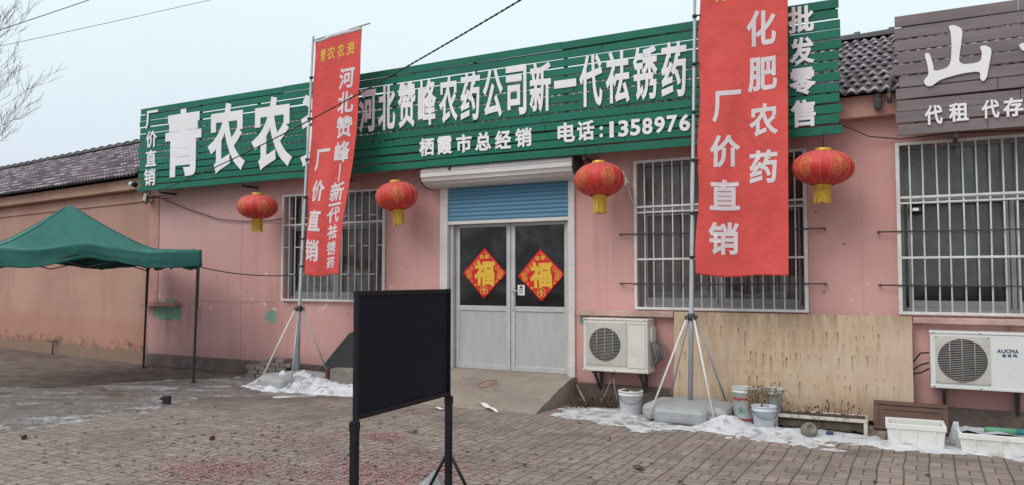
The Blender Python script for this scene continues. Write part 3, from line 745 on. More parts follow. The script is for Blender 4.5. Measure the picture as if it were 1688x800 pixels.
zz = 2.375
while zz < 2.86:
    prof = [(D - .004, 0), (D - .010, .010), (D - .012, .022), (D - .007, .044), (D - .001, .0575)]
    for (ya, a), (yb_, b) in zip(prof[:-1], prof[1:]):
        sh.poly([(-5.95, ya, zz + a), (-4.09, ya, zz + a), (-4.09, yb_, zz + b), (-5.95, yb_, zz + b)], False)
    sh.poly([(-5.95, D - .001, zz + .0575), (-4.09, D - .001, zz + .0575), (-4.09, D + .012, zz + .058), (-5.95, D + .012, zz + .058)])
    zz += .0585
shutter = add('roller_shutter', sh, M['shutter'], shop, recalc=False)
add('bottom_bar', MB().box(-5.953, -4.087, D - .022, D + .012, 2.325, 2.372), M['cream'], shutter, bevel=0.004)
pr = [(9.199, 3.13), (8.93, 3.13), (8.885, 3.10), (8.872, 3.055), (8.872, 2.985), (8.90, 2.93), (8.955, 2.885), (9.03, 2.855), (9.12, 2.845), (9.199, 2.845)]
bx = MB().prism(pr, lambda a, b, t: (t, a, b), -6.22, -3.90)
boxo = add('shutter_box', bx, M['cream'], shop, bevel=0.004)
rb = MB()
for (a, b) in ((8.870, 3.0555), (8.871, 2.984), (8.898, 2.929), (8.953, 2.884)): rb.tube([(-6.215, a, b), (-3.905, a, b)], .007, 6)
add('cover_rib', rb, M['cream'], boxo)
for x in (-6.24, -3.90):
    cp = MB().prism([(a - .006 if a < 9.19 else a, b + (.006 if b > 3 else -.006)) for a, b in pr], lambda a, b, t: (t, a, b), x, x + .02)
    add('end_plate', cp, M['sframe'], boxo)

# ================================================================== RAMP
rp = MB()
def rpt(x, y, z): return (x + .03 * nz3(x, y, 3), y, z)
N = 10
prof = [(D - .002, .298), (D - .30, .275), (D - .75, .15), (8.12, .035), (7.99, 0.0)]
def rfn(u, v):
    x = -6.45 + u * (6.45 - 3.98)
    q = v * (len(prof) - 1); i = min(int(q), len(prof) - 2); f = q - i
    y = prof[i][0] * (1 - f) + prof[i + 1][0] * f; z = prof[i][1] * (1 - f) + prof[i + 1][1] * f
    if 0 < v < 1: z += .006 * fbm(x * 2, y * 2, 0)
    if v > .8: y += (v - .8) * 5 * .07 * nz3(x * 2.2, 7.7)
    return (x + (0.02 * nz3(0, y * 3, x) if u in (0, 1) else 0), y, z - (0.012 if v == 1 else 0))
rp.grid(40, 24, rfn)
for u in (0, 1):
    top = [rfn(u, j / 24) for j in range(25)]
    for a, b in zip(top[:-1], top[1:]): rp.poly([a, b, (b[0], b[1], -.02), (a[0], a[1], -.02)])
tag(add('entrance_ramp', rp, M['concrete']), 'worn concrete ramp rising from the paving to the double door', 'ramp')

# ================================================================== NEIGHBOUR BUILDING (left)
low = thing('low_building', 'low ochre plastered building with frosted tile roof beside the green tent', 'building', (-12.36, D + .02, 0), R(-7.4))
L = 15.0
wb = MB().poly([(-L, 0, -.1), (-.02, 0, -.1), (-.02, 0, 3.4), (-L, 0, 3.4)])
wb.poly([(-L, 0, -.1), (-L, 0, 3.4), (-L, 2.2, 4.75), (-L, 4.4, 3.4), (-L, 4.4, -.1)])
wb.poly([(-L, 4.4, -.1), (-L, 4.4, 3.4), (-.02, 4.4, 3.4), (-.02, 4.4, -.1)])
add('wall', wb, M['ochre'], low, local=True, recalc=False)
add('fascia_beam', MB().box(-L, -.03, -.20, -.002, 3.20, 3.40), M['fascia_o'], low, local=True, bevel=0.012)
add('wall_band', MB().box(-L, -.03, -.03, -.002, 2.98, 3.17), M['ochre'], low, local=True, bevel=0.008)
r2 = tile_roof(low, -L - .2, -.0, -.36, 3.43, 2.2, 4.83, 0.13, 11, M['tiles'], True)
bk = MB().poly([(-L - .2, 2.2, 4.83), (-L - .2, 4.7, 3.4), (0, 4.7, 3.4), (0, 2.2, 4.83)])
bk.poly([(-L - .2, -.35, 3.41), (0, -.35, 3.41), (0, 2.2, 4.80), (-L - .2, 2.2, 4.80)])
add('roof_underside', bk, M['ridge'], r2, local=True, recalc=False)
ridge(r2, -L - .2, -.02, 2.2, 4.83, True)
tb = MB().tube([(-15.95, 9.62, 0), (-15.95, 9.62, .27)], .014, 8).tube([(-16.08, 9.62, .27), (-15.80, 9.62, .27)], .016, 8)
tag(add('standpipe', tb, M['rod']), 'short rusty T-shaped pipe standing at the foot of the ochre wall', 'pipe')

# ================================================================== SHOP SIGNS
def slat_sign(root, x0, x1, z0, z1, y, pitch, gap, mat, lens):
    mb = MB(); n = int(round((z1 - z0 + gap) / pitch))
    for r in range(n):
        za = z0 + r * pitch
        x = x0 + random.uniform(-.025, .025)
        xe = x1 + random.uniform(-.03, .02)
        first = True
        while x < xe - .05:
            e = min(x + (random.uniform(.5, lens) if first else lens), xe)
            if xe - e < .3: e = xe
            first = False
            dz = random.uniform(-.005, .005); tl = random.uniform(-.004, .004); dy = random.uniform(-.004, .004)
            h = pitch - gap
            P = [(x, y + dy, za + dz), (e - .004, y + dy, za + dz + tl), (e - .004, y + dy, za + dz + tl + h), (x, y + dy, za + dz + h)]
            Q = [(a, b + .022, c) for a, b, c in P]
            mb.mesh(P + Q, [(0, 1, 2, 3), (7, 6, 5, 4), (0, 4, 5, 1), (1, 5, 6, 2), (2, 6, 7, 3), (3, 7, 4, 0)])
            x = e
    add('slat_panel', mb, mat, root, bevel=0.003, seg=1)
    fr = MB(); x = x0 + .15
    while x < x1:
        fr.box(x, x + .04, y + .03, y + .07, z0 + .01, z1 - .03)
        x += 1.35
    for z in (z0 + .06, z1 - .14): fr.box(x0 + .05, x1 - .05, y + .071, y + .105, z, z + .04)
    x = x0 + .5
    while x < x1:
        fr.box(x, x + .035, y + .106, D, z0 + .064, z0 + .096); fr.box(x, x + .035, y + .03, D, z0 - .06, z0 - .025); fr.box(x + .002, x + .033, y + .03, y + .065, z0 - .025, z0)
        x += 2.0
    add('sign_frame', fr, M['sframe'], root)
YS = 8.83
sign = thing('shop_sign', 'long green slatted shop sign with white raised characters', 'sign', (-6.5, YS, 3.11))
slat_sign(sign, -12.25, -.74, 3.11, 4.60, YS, .1145, .019, M['green'], 2.4)
def sfn(yf, th): return lambda x, z, t: (x, yf - t * th, z)
fn = sfn(YS - .011, .012)
def line(root, spec, label=None, mat=None, off=.022, f=fn):
    mb = MB()
    for ch, rect in spec: put_glyph(mb, ch, rect, f, off)
    return add('lettering', mb, mat or M['letter'], root, recalc=False, label=label)
line(sign, [('厂', (-12.08, -11.75, 4.20, 4.52)), ('价', (-12.05, -11.77, 3.86, 4.16)), ('直', (-12.05, -11.77, 3.53, 3.82)), ('销', (-12.08, -11.78, 3.19, 3.49))], 'small column of characters at the far left end')
line(sign, [('青', (-11.54, -10.64, 3.30, 4.46)), ('农', (-10.48, -9.61, 3.29, 4.45)), ('农', (-9.47, -8.59, 3.28, 4.44)), ('资', (-8.42, -7.58, 3.28, 4.42))], 'largest characters of the sign', off=.034)
med = '河北赞峰农药公司新一代祛锈药'
line(sign, [(c, (-7.28 + .3515 * i, -6.975 + .3515 * i, 3.98, 4.08) if c == '一' else (-7.28 + .3515 * i, -6.975 + .3515 * i, 3.70, 4.36)) for i, c in enumerate(med)], 'row of tall narrow characters', off=.024)
line(sign, [(c, (-6.2 + .304 * i, -5.955 + .304 * i, 3.27, 3.52)) for i, c in enumerate('栖霞市总经销')], 'lower row of small characters', off=.03)
ph = [('电', (-4.07, -3.83, 3.28, 3.53)), ('话', (-3.80, -3.57, 3.28, 3.53)), (':', (-3.50, -3.455, 3.30, 3.44))]
for i, c in enumerate('1358976'):
    x = -3.405 + .151 * i
    ph.append((c, (x + .036, x + .090, 3.285, 3.485) if c == '1' else (x, x + .128, 3.285, 3.485)))
line(sign, ph, 'telephone number', off=.03)
line(sign, [('批', (-1.27, -1.0, 4.25, 4.55)), ('发', (-1.26, -1.0, 3.90, 4.20)), ('零', (-1.27, -.99, 3.56, 3.86)), ('售', (-1.26, -1.0, 3.21, 3.51))], 'column of characters at the right end', off=.03)

sign2 = thing('shop_sign', 'taupe wooden slat sign with white brush-style character over the right window', 'sign', (1.0, YS, 3.04))
slat_sign(sign2, -.21, 3.4, 3.035, 4.29, YS, .1255, .013, M['brown'], 2.6)
SHAN = [(0.046, 3.851), (0.092, 3.854), (0.124, 3.725), (0.128, 3.653), (0.271, 3.684), (0.291, 3.872), (0.285, 4.044), (0.265, 4.1), (0.313, 4.108), (0.393, 4.052), (0.371, 3.892), (0.342, 3.696), (0.532, 3.692), (0.55, 3.79), (0.528, 3.854), (0.575, 3.862), (0.635, 3.817), (0.603, 3.646), (0.582, 3.534), (0.553, 3.501), (0.525, 3.529), (0.53, 3.61), (0.374, 3.606), (0.188, 3.57), (0.106, 3.509), (0.057, 3.515), (0.031, 3.571), (0.082, 3.627), (0.073, 3.732)]
DOT = [(0.851, 3.828), (0.913, 3.843), (0.94, 3.779), (0.91, 3.748), (0.874, 3.774)]
def chaikin(P, n=2):
    for _ in range(n):
        Q = []
        for a, b in zip(P, P[1:] + P[:1]):
            Q += [(a[0] * .8 + b[0] * .2, a[1] * .8 + b[1] * .2), (a[0] * .2 + b[0] * .8, a[1] * .2 + b[1] * .8)]
        P = Q
    return P
lb = MB()
lb.prism(chaikin(SHAN), lambda a, b, t: (a, t, b), YS - .022, YS - .006)
add('lettering', MB().prism(chaikin(DOT), lambda a, b, t: (a, t, b), YS - .022, YS - .006), M['letter'], sign2, label='first stroke of the next brush-style character')
add('lettering', lb, M['letter'], sign2, label='large brush-style character')
line(sign2, [('代', (.035, .195, 3.115, 3.315)), ('租', (.25, .42, 3.125, 3.315)), ('代', (.53, .68, 3.13, 3.315)), ('存', (.71, .875, 3.13, 3.315))], 'small characters at the bottom', off=.03)

# ================================================================== BANNER FLAGS
def base_shape(c, rz):
    mb = MB()
    q = [(-.25, -.47), (.25, -.47), (.285, -.43), (.295, -.33), (.33, -.295), (.43, -.285)]
    out = []
    for n in range(4):
        a = n * math.pi / 2
        out += [(x * math.cos(a) - y * math.sin(a), x * math.sin(a) + y * math.cos(a)) for x, y in q]
    n = len(out); V = []
    rings = [(.93, .0), (.985, .02), (1.0, .06), (1.0, .125), (.965, .155), (.86, .178), (.40, .196), (.10, .205)]
    for (k, z) in rings:
        for (x, y) in out:
            V.append((c[0] + k * (x * math.cos(rz) - y * math.sin(rz)), c[1] + k * (x * math.sin(rz) + y * math.cos(rz)), z))
    F = [(j * n + i, j * n + (i + 1) % n, (j + 1) * n + (i + 1) % n, (j + 1) * n + i) for j in range(len(rings) - 1) for i in range(n)]
    F.append(tuple((len(rings) - 1) * n + i for i in range(n)))
    mb.mesh(V, F)
    return mb
def flag(name_label, base, lean, H, rz, staymats):
    root = thing('banner_flag', name_label, 'banner', (base[0], base[1], 0), 0, 'red banner flags in front of the shop')
    bs = add('water_base', base_shape(base, rz), M['base'], root, bevel=.012)
    ends = []
    for q in range(4):
        a = rz + math.pi / 4 + q * math.pi / 2
        p = (base[0] + .46 * math.cos(a), base[1] + .46 * math.sin(a), .085)
        add('corner_lug', MB().cbox((p[0], p[1], .06), (.15, .11, .07), (0, 0, a)), M['base'], bs, bevel=0.015)
        ends.append(Vector(p) + Vector((.03 * math.cos(a), .03 * math.sin(a), .0)))
    def px(z): return base[0] + lean[0] * z, base[1] + lean[1] * z
    pts = [(*px(z), z) for z in (.15, 1.2, 1.21, 2.2, 2.21, 3.3, 3.31, H)]
    add('pole', MB().tube(pts, [.030, .030, .026, .026, .022, .022, .018, .018], 12), M['pole'], root)
    col = MB().tube([(*px(1.09), 1.09), (*px(1.17), 1.17)], .043, 12)
    for q in range(4):
        a = rz + math.pi / 4 + q * math.pi / 2
        col.cbox((px(1.12)[0] + .05 * math.cos(a), px(1.12)[1] + .05 * math.sin(a), 1.12), (.05, .02, .05), (0, 0, a))
    add('collar', col, M['sframe'], root)
    for q, e in enumerate(ends):
        a = rz + math.pi / 4 + q * math.pi / 2
        p = Vector((px(1.12)[0] + .055 * math.cos(a), px(1.12)[1] + .055 * math.sin(a), 1.12))
        add('stay', MB().tube([p, e], .0115, 8), staymats[q], root)
    return root, px
def smooth(a, b, t):
    t = max(0, min(1, (t - a) / (b - a))); return t * t * (3 - 2 * t)
def cloth(root, px, zt, zb, x_off, wtop, wbot, y, curl, hem, right_lean, seed, pleat=0.0):
    """returns the surface function P(u, v) and builds cloth"""
    def P(u, v, off=0.0):
        z = zt - v * (zt - zb)
        cx, cy = px(z)
        wd = wtop + (wbot - wtop) * v
        x = cx + x_off + u * wd
        amp = .35 + .65 * v
        yy = cy - .02 + amp * (.038 * math.sin(u * 7.2 + 2.2 * v + seed) + .012 * math.sin(u * 15 - 3.1 * v + seed * 2)) + .015 * nz3(u * 3, v * 4, seed)
        yy += curl(u, v) + .018 * math.sin(5.5 * (u + .55 * v) * 2 + seed * 3) * (.3 + .7 * abs(math.sin(v * 3 + seed))) * amp + .012 * nz3(u * 6, v * 9, seed + 4)
        zz = z + right_lean * u * (1 - v) - .018 * math.sin(u * math.pi) * v + .01 * math.sin(u * 9 + seed) * v
        # scalloped sag between the ties
        if pleat:
            f = pleat * smooth(.42, .85, v)
            x -= f * smooth(.06, .17, u); yy -= .35 * f * smooth(.04, .19, u)
        x += .012 * math.sin(v * math.pi * 6) * max(0, 1 - u * 5)
        return Vector((x, yy - off, zz))
    o = add('banner', MB().grid(64, 150, lambda u, v: P(u, v)), M['redcloth'], root, recalc=False, solid=.002)
    if hem: add('hem', MB().grid(40, 2, lambda u, v: P(u, v * .016 - .008, .0035)), M['hem'], o, recalc=False, solid=.0015)
    return P, o
def cloth_text(o, P, spec, mat, off, zt, zb, bw, label):
    mb = MB()
    for ch, (u0, u1, v0, v1) in spec:
        V, F = glyph(ch, off, 0.0)
        xs = [q.x for q in V]; ys = [q.y for q in V]
        a, b, c, d = min(xs), max(xs), min(ys), max(ys)
        me = bmesh.new()
        bv = [me.verts.new((u0 + (q.x - a) / (b - a) * (u1 - u0), v1 - (q.y - c) / max(d - c, 1e-6) * (v1 - v0), q.z)) for q in V]
        for f in F:
            try: me.faces.new([bv[i] for i in f])
            except ValueError: pass
        bmesh.ops.triangulate(me, faces=me.faces)
        for axis, st, lo, hi in ((0, 1 / 32, u0, u1), (1, 1 / 75, v0, v1)):
            k = math.ceil(lo / st)
            while k * st < hi:
                co = [0, 0, 0]; no = [0, 0, 0]; co[axis] = k * st; no[axis] = 1
                bmesh.ops.bisect_plane(me, geom=me.verts[:] + me.edges[:] + me.faces[:], plane_co=co, plane_no=no, dist=1e-5)
                k += 1
        me.verts.index_update()
        mb.mesh([P(q.co.x, q.co.y, .0035 + .004 * q.co.z) for q in me.verts], [[q.index for q in f.verts] for f in me.faces], True)
        me.free()
    return add('lettering', mb, mat, o, recalc=False, label=label)

W_, G_ = M['staywhite'], M['pole']
# right flag
bR = (-2.35, 8.6)
fr_, pxR = flag('red banner flag on an upright pole in front of the middle window', bR, (.0225, 0.0), 5.16, 0.0, [G_, G_, W_, W_])
zt, zb = 5.06, 1.60
PR, clR = cloth(fr_, pxR, zt, zb, .055, .955, .995, 8.55, lambda u, v: .03 * math.sin(u * 3 + 1) * v, True, .02, 1.7)
def rct(x0, x1, z0, z1, px, xo, w): # world rectangle to cloth coordinates
    zc = (z0 + z1) / 2; cx = px(zc)[0] + xo
    return ((x0 - cx) / w, (x1 - cx) / w, (zt - z1) / (zt - zb), (zt - z0) / (zt - zb))
cr_ = [('化', (-1.66, -1.35, 4.09, 4.49)), ('肥', (-1.66, -1.35, 3.59, 3.97)), ('农', (-1.66, -1.35, 3.10, 3.46)), ('药', (-1.67, -1.37, 2.59, 2.95))]
cl_ = [('厂', (-2.05, -1.74, 3.30, 3.65)), ('价', (-2.08, -1.76, 2.80, 3.16)), ('直', (-2.09, -1.78, 2.33, 2.67)), ('销', (-2.11, -1.80, 1.84, 2.20))]
cloth_text(clR, PR, [(c, rct(*q, pxR, .055, .975)) for c, q in cr_], M['bprint'], .03, zt, zb, 1, 'right column of large characters')
cloth_text(clR, PR, [(c, rct(*q, pxR, .055, .975)) for c, q in cl_], M['bprint'], .03, zt, zb, 1, 'left column of large characters')
cloth_text(clR, PR, [(c, rct(-2.02 + .2 * i, -1.85 + .2 * i, 4.66, 4.88, pxR, .055, .975)) for i, c in enumerate('青农农资')], M['byellow'], .025, zt, zb, 1, 'yellow heading row')
def ties(root, px, zs, r):
    for z in zs:
        mb = MB().tube([(px(z)[0] - .005, px(z)[1] - .03, z - .012), (px(z)[0] + .07, px(z)[1] - .02, z)], .009, 6).tube([(*px(z - .015), z - .015), (*px(z + .015), z + .015)], r, 8)
        add('tie', mb, M['black'], root)
ties(fr_, pxR, (4.55, 4.0, 3.45, 2.9, 2.3, 1.8), .028)
add('top_arm', MB().tube([(*pxR(5.10), 5.10), (pxR(5.10)[0] + 1.12, pxR(5.1)[1], 5.13)], .010, 8), M['pole'], fr_)
# left flag
bL = (-8.08, 8.42)
fl_, pxL = flag('red leaning banner flag in front of the left window with yellow heading', bL, (.0515, 0.0), 5.11, R(-8), [G_, G_, W_, G_])
zt, zb = 5.03, 1.62
def curlL(u, v):
    a = max(0, .22 - u) / .22
    return .05 * math.sin(u * 4.5 + .6) * v
PL, clL = cloth(fl_, pxL, zt, zb, .045, .87, .86, 8.4, curlL, True, .06, .4, .10)
def rl(x0, x1, z0, z1):
    zc = (z0 + z1) / 2; cx = pxL(zc)[0] + .045; w_ = .87 - .01 * (zt - zc) / (zt - zb)
    return ((x0 - cx) / w_, (x1 - cx) / w_, (zt - z1) / (zt - zb), (zt - z0) / (zt - zb))
def rowL(zc, x_frac0, x_frac1, h):
    return (x_frac0, x_frac1, (zt - zc - h / 2) / (zt - zb), (zt - zc + h / 2) / (zt - zb))
cloth_text(clL, PL, [(c, rowL(4.78, .12 + .2 * i, .28 + .2 * i, .19)) for i, c in enumerate('青农农资')], M['byellow'], .025, zt, zb, 1, 'yellow heading row')
colr = '河北赞峰'
spec = [(c, rowL(4.37 - .345 * i, .60, .90, .30)) for i, c in enumerate(colr)]
spec += [('一', (.735, .765, (zt - 3.17) / (zt - zb), (zt - 2.92) / (zt - zb)))]
spec += [(c, rowL(z, a, b, h)) for c, z, a, b, h in (('新', 2.78, .60, .90, .27), ('一', 2.605, .61, .89, .035), ('代', 2.46, .60, .90, .22), ('祛', 2.22, .63, .90, .21), ('锈', 1.99, .64, .90, .20), ('药', 1.79, .66, .89, .16))]
cloth_text(clL, PL, [s for s in spec], M['bprint'], .03, zt, zb, 1, 'right column of white characters')
cloth_text(clL, PL, [(c, rowL(z, .12, .50, .31)) for c, z in (('厂', 3.27), ('价', 2.83), ('直', 2.41), ('销', 1.98))], M['bprint'], .03, zt, zb, 1, 'left column of white characters')
ties(fl_, pxL, (4.5, 3.9, 3.3, 2.75, 2.15, 1.75), .026)
add('top_arm', MB().tube([(*pxL(5.05), 5.05), (pxL(5.05)[0] + 1.06, pxL(5.05)[1] - .02, 5.13)], .011, 8), M['pole'], fl_)

# ================================================================== LANTERNS
def make_lantern_thing():
    root = thing('lantern', 'x', 'lantern', (0, 0, 0), 0, 'red lanterns hanging under the signs')
    prof = [(.13 + .17 * 0, .19)]
    prof = []
    for i in range(25):
        t = -math.pi / 2 + math.pi * (.115 + .77 * i / 24)
        prof.append((.312 * math.cos(t) ** .92, .190 * math.sin(t)))
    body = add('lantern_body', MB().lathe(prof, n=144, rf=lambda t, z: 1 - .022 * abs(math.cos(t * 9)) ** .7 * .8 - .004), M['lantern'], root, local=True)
    rb = MB()
    for q in range(18):
        a = (q + .5) * math.pi / 9
        rb.tube([(1.0 * r * .998 * math.cos(a), r * .998 * math.sin(a), z) for r, z in prof[::2]], .0028, 5)
    add('rib', rb, M['rib'], body, local=True)
    add('top_cap', MB().lathe([(.085, .165), (.092, .178), (.088, .208), (.075, .212), (.02, .212)], n=32, cap=(False, True)), M['gold'], root, local=True, bevel=0.002)
    add('bottom_cap', MB().lathe([(.088, -.165), (.092, -.178), (.088, -.208), (.075, -.212)], n=32), M['gold'], root, local=True)
    tm = MB()
    for q in range(50):
        a = 2 * math.pi * q / 50; r = .078 + random.uniform(-.008, .004)
        e = random.uniform(.155, .18); sp = random.uniform(.97, 1.06)
        tm.tube([(r * math.cos(a), r * math.sin(a), -.205), (r * sp * math.cos(a + .01), r * sp * math.sin(a + .01), -.205 - e * .6), (r * sp * math.cos(a + random.uniform(-.05, .05)), r * sp * math.sin(a), -.205 - e)], .0048, 4, cap=False)
    add('tassel', tm, M['tassel'], root, local=True)
    cd = MB().tube([(0, 0, .21), (.004, 0, .33), (0, 0, .40)], .005, 6); cd.tube([(-.05, 0, .21), (0, 0, .28), (.05, 0, .21)], .003, 5)
    add('cord', cd, M['cable'], root, local=True)
    return root
lan = make_lantern_thing()
lp = [((-9.19, 8.70, 2.69), 0.2, 'round red lantern with gold pattern, left of the leaning banner flag'),
      ((-6.50, 8.70, 2.715), 1.0, 'round red lantern between the left window and the shutter box'),
      ((-3.46, 8.70, 2.76), 2.35, 'round red lantern at the right end of the shutter box, beside the small floodlight'),
      ((-.925, 8.70, 2.73), 3.5, 'largest looking red lantern, hanging right of the right banner flag')]
for i, (p, a, lab) in enumerate(lp):
    o = lan if i == 0 else dup(lan)
    o.location = p; o.rotation_euler = (R(random.uniform(-5, 5)), R((3, -5, 4, -2)[i]), a); o['label'] = lab
    o.scale = ((1.0, 1.0, 1.03), (.95, .96, 1.07), (.99, .98, 1.09), (1.0, 1.02, .99))[i]

# ================================================================== PAPER DIAMONDS
def make_fu_thing():
    root = thing('festival_paper', 'x', 'paper decoration', (0, 0, 0), 0, 'red paper diamonds on the doors')
    h = .355
    def pf(u, v):
        a, b = (u - .5) * h, (v - .5) * h
        x, z = a - b, a + b
        return (x, -.002 + .003 * nz3(x * 6, z * 6, 3), z)
    paper = add('paper', MB().grid(16, 16, pf), M['fu'], root, local=True, recalc=False, solid=.001)
    mb = MB(); f2 = lambda x, z, t: (x, -.0065 - t * .002, z)
    put_glyph(mb, '福', (-.165, .165, -.17, .185), f2, .038)
    for c, x in (('全', -.045), ('家', .045)): put_glyph(mb, c, (x - .036, x + .036, .205, .268), f2, .03)
    add('lettering', mb, M['fugold'], root, local=True, recalc=False)
    om = None
    def ring(cx, cz, r, w_=.007, n=20):
        om.mesh([(cx + q * math.cos(2 * math.pi * i / n), -.0058, cz + q * math.sin(2 * math.pi * i / n)) for q in (r - w_, r) for i in range(n)], [(i, (i + 1) % n, n + (i + 1) % n, n + i) for i in range(n)])
    for s_ in (-1, 1):
        om = MB()
        ring(.245 * s_, -.035, .042); ring(.245 * s_, -.035, .022, .009); ring(.235 * s_, .03, .018); ring(.275 * s_, .02, .02); ring(.20 * s_, .075, .026); ring(.155 * s_, .13, .02)
        ring(.20 * s_, -.105, .014); ring(.14 * s_, -.165, .016, .01)
        add('ornament', om, M['fugold'], root, local=True, recalc=False)
    om = MB()
    for z, r in ((-.205, .030), (-.255, .034)): ring(.03, z, r); ring(-.03, z, r); ring(0, z - .006, .016)
    add('ornament', om, M['fugold'], root, local=True, recalc=False)
    return root
fu = make_fu_thing()
for i, (p, a, lab) in enumerate((((-5.43, yd + .012, 1.635), .01, 'red paper diamond with gold character on the left door leaf'), ((-4.55, yd + .012, 1.605), -.03, 'red paper diamond with gold character on the right door leaf, beside the sticker'))):
    o = fu if i == 0 else dup(fu)
    o.location = p; o.rotation_euler = (0, a, 0); o['label'] = lab
st = MB().box(-4.905, -4.80, yd + .014, yd + .018, 1.335, 1.475)
sk = tag(add('door_sticker', st, M['white']), 'small white sticker on the right door beside the handle', 'sticker')
sm = MB()
for i in range(3): sm.box(-4.885, -4.825, yd + .0125, yd + .0135, 1.36 + .025 * i, 1.37 + .025 * i)
sm.box(-4.875, -4.83, yd + .0125, yd + .0135, 1.43, 1.462)
add('printed_block', sm, M['sframe'], sk)

# ================================================================== AIR CONDITIONERS
def air_con(x0, x1, z0, z1, y0, y1, mat, label, fan_c, fan_r, plate):
    root = thing('air_conditioner', label, 'air conditioner', ((x0 + x1) / 2, (y0 + y1) / 2, z0), 0, 'outdoor air conditioner units')
    body = add('casing', MB().box(x0, x1, y0 + .002, y1, z0 + .03, z1 - .012), mat, root, bevel=0.012, seg=3)
    add('top_cover', MB().box(x0 - .006, x1 + .006, y0 - .006, y1 + .004, z1 - .014, z1 + .008), mat, root, bevel=0.006)
    add('base_tray', MB().box(x0 - .004, x1 + .004, y0 - .004, y1, z0, z0 + .035), mat, root, bevel=0.006)
    gp = MB(); px0, px1, pz0, pz1 = plate
    cx, cz = fan_c
    n = 48
    outer = []
    for i in range(n):
        t = 2 * math.pi * i / n
        dx, dz = math.cos(t), math.sin(t)
        k = min((px1 - cx) / dx if dx > 1e-6 else (px0 - cx) / dx if dx < -1e-6 else 9, (pz1 - cz) / dz if dz > 1e-6 else (pz0 - cz) / dz if dz < -1e-6 else 9)
        outer.append((cx + dx * k, cz + dz * k))
    # snap corners
    for c in ((px0, pz0), (px1, pz0), (px1, pz1), (px0, pz1)):
        j = min(range(n), key=lambda q: (outer[q][0] - c[0]) ** 2 + (outer[q][1] - c[1]) ** 2); outer[j] = c
    V = [(a, y0 - .008, b) for a, b in outer] + [(cx + fan_r * math.cos(2 * math.pi * i / n), y0 - .014, cz + fan_r * math.sin(2 * math.pi * i / n)) for i in range(n)] + [(a, y0 + .004, b) for a, b in outer] + [(cx + fan_r * math.cos(2 * math.pi * i / n), y0 + .001, cz + fan_r * math.sin(2 * math.pi * i / n)) for i in range(n)]
    F = []
    for i in range(n):
        k = (i + 1) % n
        F += [(i, k, n + k, n + i), (2 * n + i, 2 * n + k, k, i), (n + i, n + k, 3 * n + k, 3 * n + i)]
    gp.mesh(V, F)
    add('grille_plate', gp, M['acg'], root)
    add('fan_opening', MB().mesh([(cx + fan_r * math.cos(2 * math.pi * i / 48), y0 - .0005, cz + fan_r * math.sin(2 * math.pi * i / 48)) for i in range(48)], [tuple(range(48))]), M['black'], root)
    gr = MB()
    z = cz - fan_r + .012
    while z < cz + fan_r - .005:
        hw = math.sqrt(max(fan_r ** 2 - (z - cz) ** 2, 0))
        gr.tube([(cx - hw, y0 - .012, z), (cx + hw, y0 - .012, z)], .0026, 4)
        z += .0175
    for x in (-.5, 0, .5):
        hw = fan_r * math.sqrt(1 - x * x); gr.tube([(cx + x * fan_r, y0 - .016, cz - hw), (cx + x * fan_r, y0 - .016, cz + hw)], .003, 4)
    gr.lathe([(.045, 0), (.0, 0.001)], (0, 0, 0), 24) if False else None
    add('fan_grille', gr, M['acg'], root)
    for a, b in ((x0 + .03, z1 - .004), ((x0 + x1) / 2, z1 - .004), (x1 - .03, z1 - .004), (x0 + .03, z0 + .016), ((x0 + x1) / 2, z0 + .016), (x1 - .03, z0 + .016), (px0 + .01, pz1 - .01), (px0 + .01, pz0 + .01), (px1 - .01, pz0 + .01), (px1 - .01, pz1 - .01)):
        add('screw', MB().tube([(a, y0 - .011, b), (a, y0 + .003, b)], .006, 8), M['rod'], root)
    for x in (x0 + .12, x1 - .12):
        br = MB()
        br.box(x - .018, x + .018, y0 + .03, D - .004, z0 - .032, z0 - .003); br.box(x - .017, x + .017, D - .038, D - .003, z0 - .30, z0 - .034)
        br.prism([(y0 + .06, z0 - .033), (y0 + .10, z0 - .033), (D - .039, z0 - .24), (D - .039, z0 - .28)], lambda a, b, t: (t, a, b), x - .012, x + .012)
        br.box(x - .02, x + .02, y0 + .05, y0 + .11, z0 - .003, z0)
        add('bracket', br, M['rod'], root, bevel=0.002, seg=1)
    return root
a1 = air_con(-3.76, -2.93, .425, 1.065, 8.885, 9.16, M['ac'], 'yellowed white outdoor air conditioner mounted between the door and the right flag', (-3.47, .755), .205, (-3.72, -3.19, .50, 1.02))
# valve cover and pipes on its right side
add('valve_cover', MB().box(-2.929, -2.90, 8.97, 9.13, .80, .98), M['ac'], a1, bevel=0.005)
pp = MB()
for i in range(4):
    y = 8.98 + .035 * i
    pp.tube([(-2.905, y, .80), (-2.875 + .01 * i, y, .70), (-2.86 + .012 * i, y + .03, .60), (-2.89, y + .05, .54), (-2.925, y + .02, .52)], .011, 6)
pp.tube([(-2.90, 9.12, .80), (-2.80, 9.13, .76), (-2.775, 9.13, .66), (-2.81, 9.13, .58), (-2.86, 9.13, .60), (-2.87, 9.12, .68)], .014, 6)
add('pipe', pp, M['greywire'], a1)
line(a1, [(c, (-3.12 + .021 * i, -3.105 + .021 * i, .655, .672)) for i, c in enumerate('Haier')], 'faint maker lettering', M['acg'], .02, sfn(8.885 - .001, .004)) if False else None
fm = MB().box(-3.165, -2.955, 8.882, 8.8865, .485, .492); fm.box(-3.165, -2.955, 8.882, 8.8865, 1.012, 1.018); fm.box(-2.962, -2.955, 8.882, 8.8865, .4925, 1.0115)
add('panel_seam', fm, M['acg'], a1)
a2 = air_con(.03, .90, .46, 1.02, 8.90, 9.17, M['acb'], 'white outdoor air conditioner with navy lettering under the right window', (.31, .745), .215, (.075, .545, .515, .985))
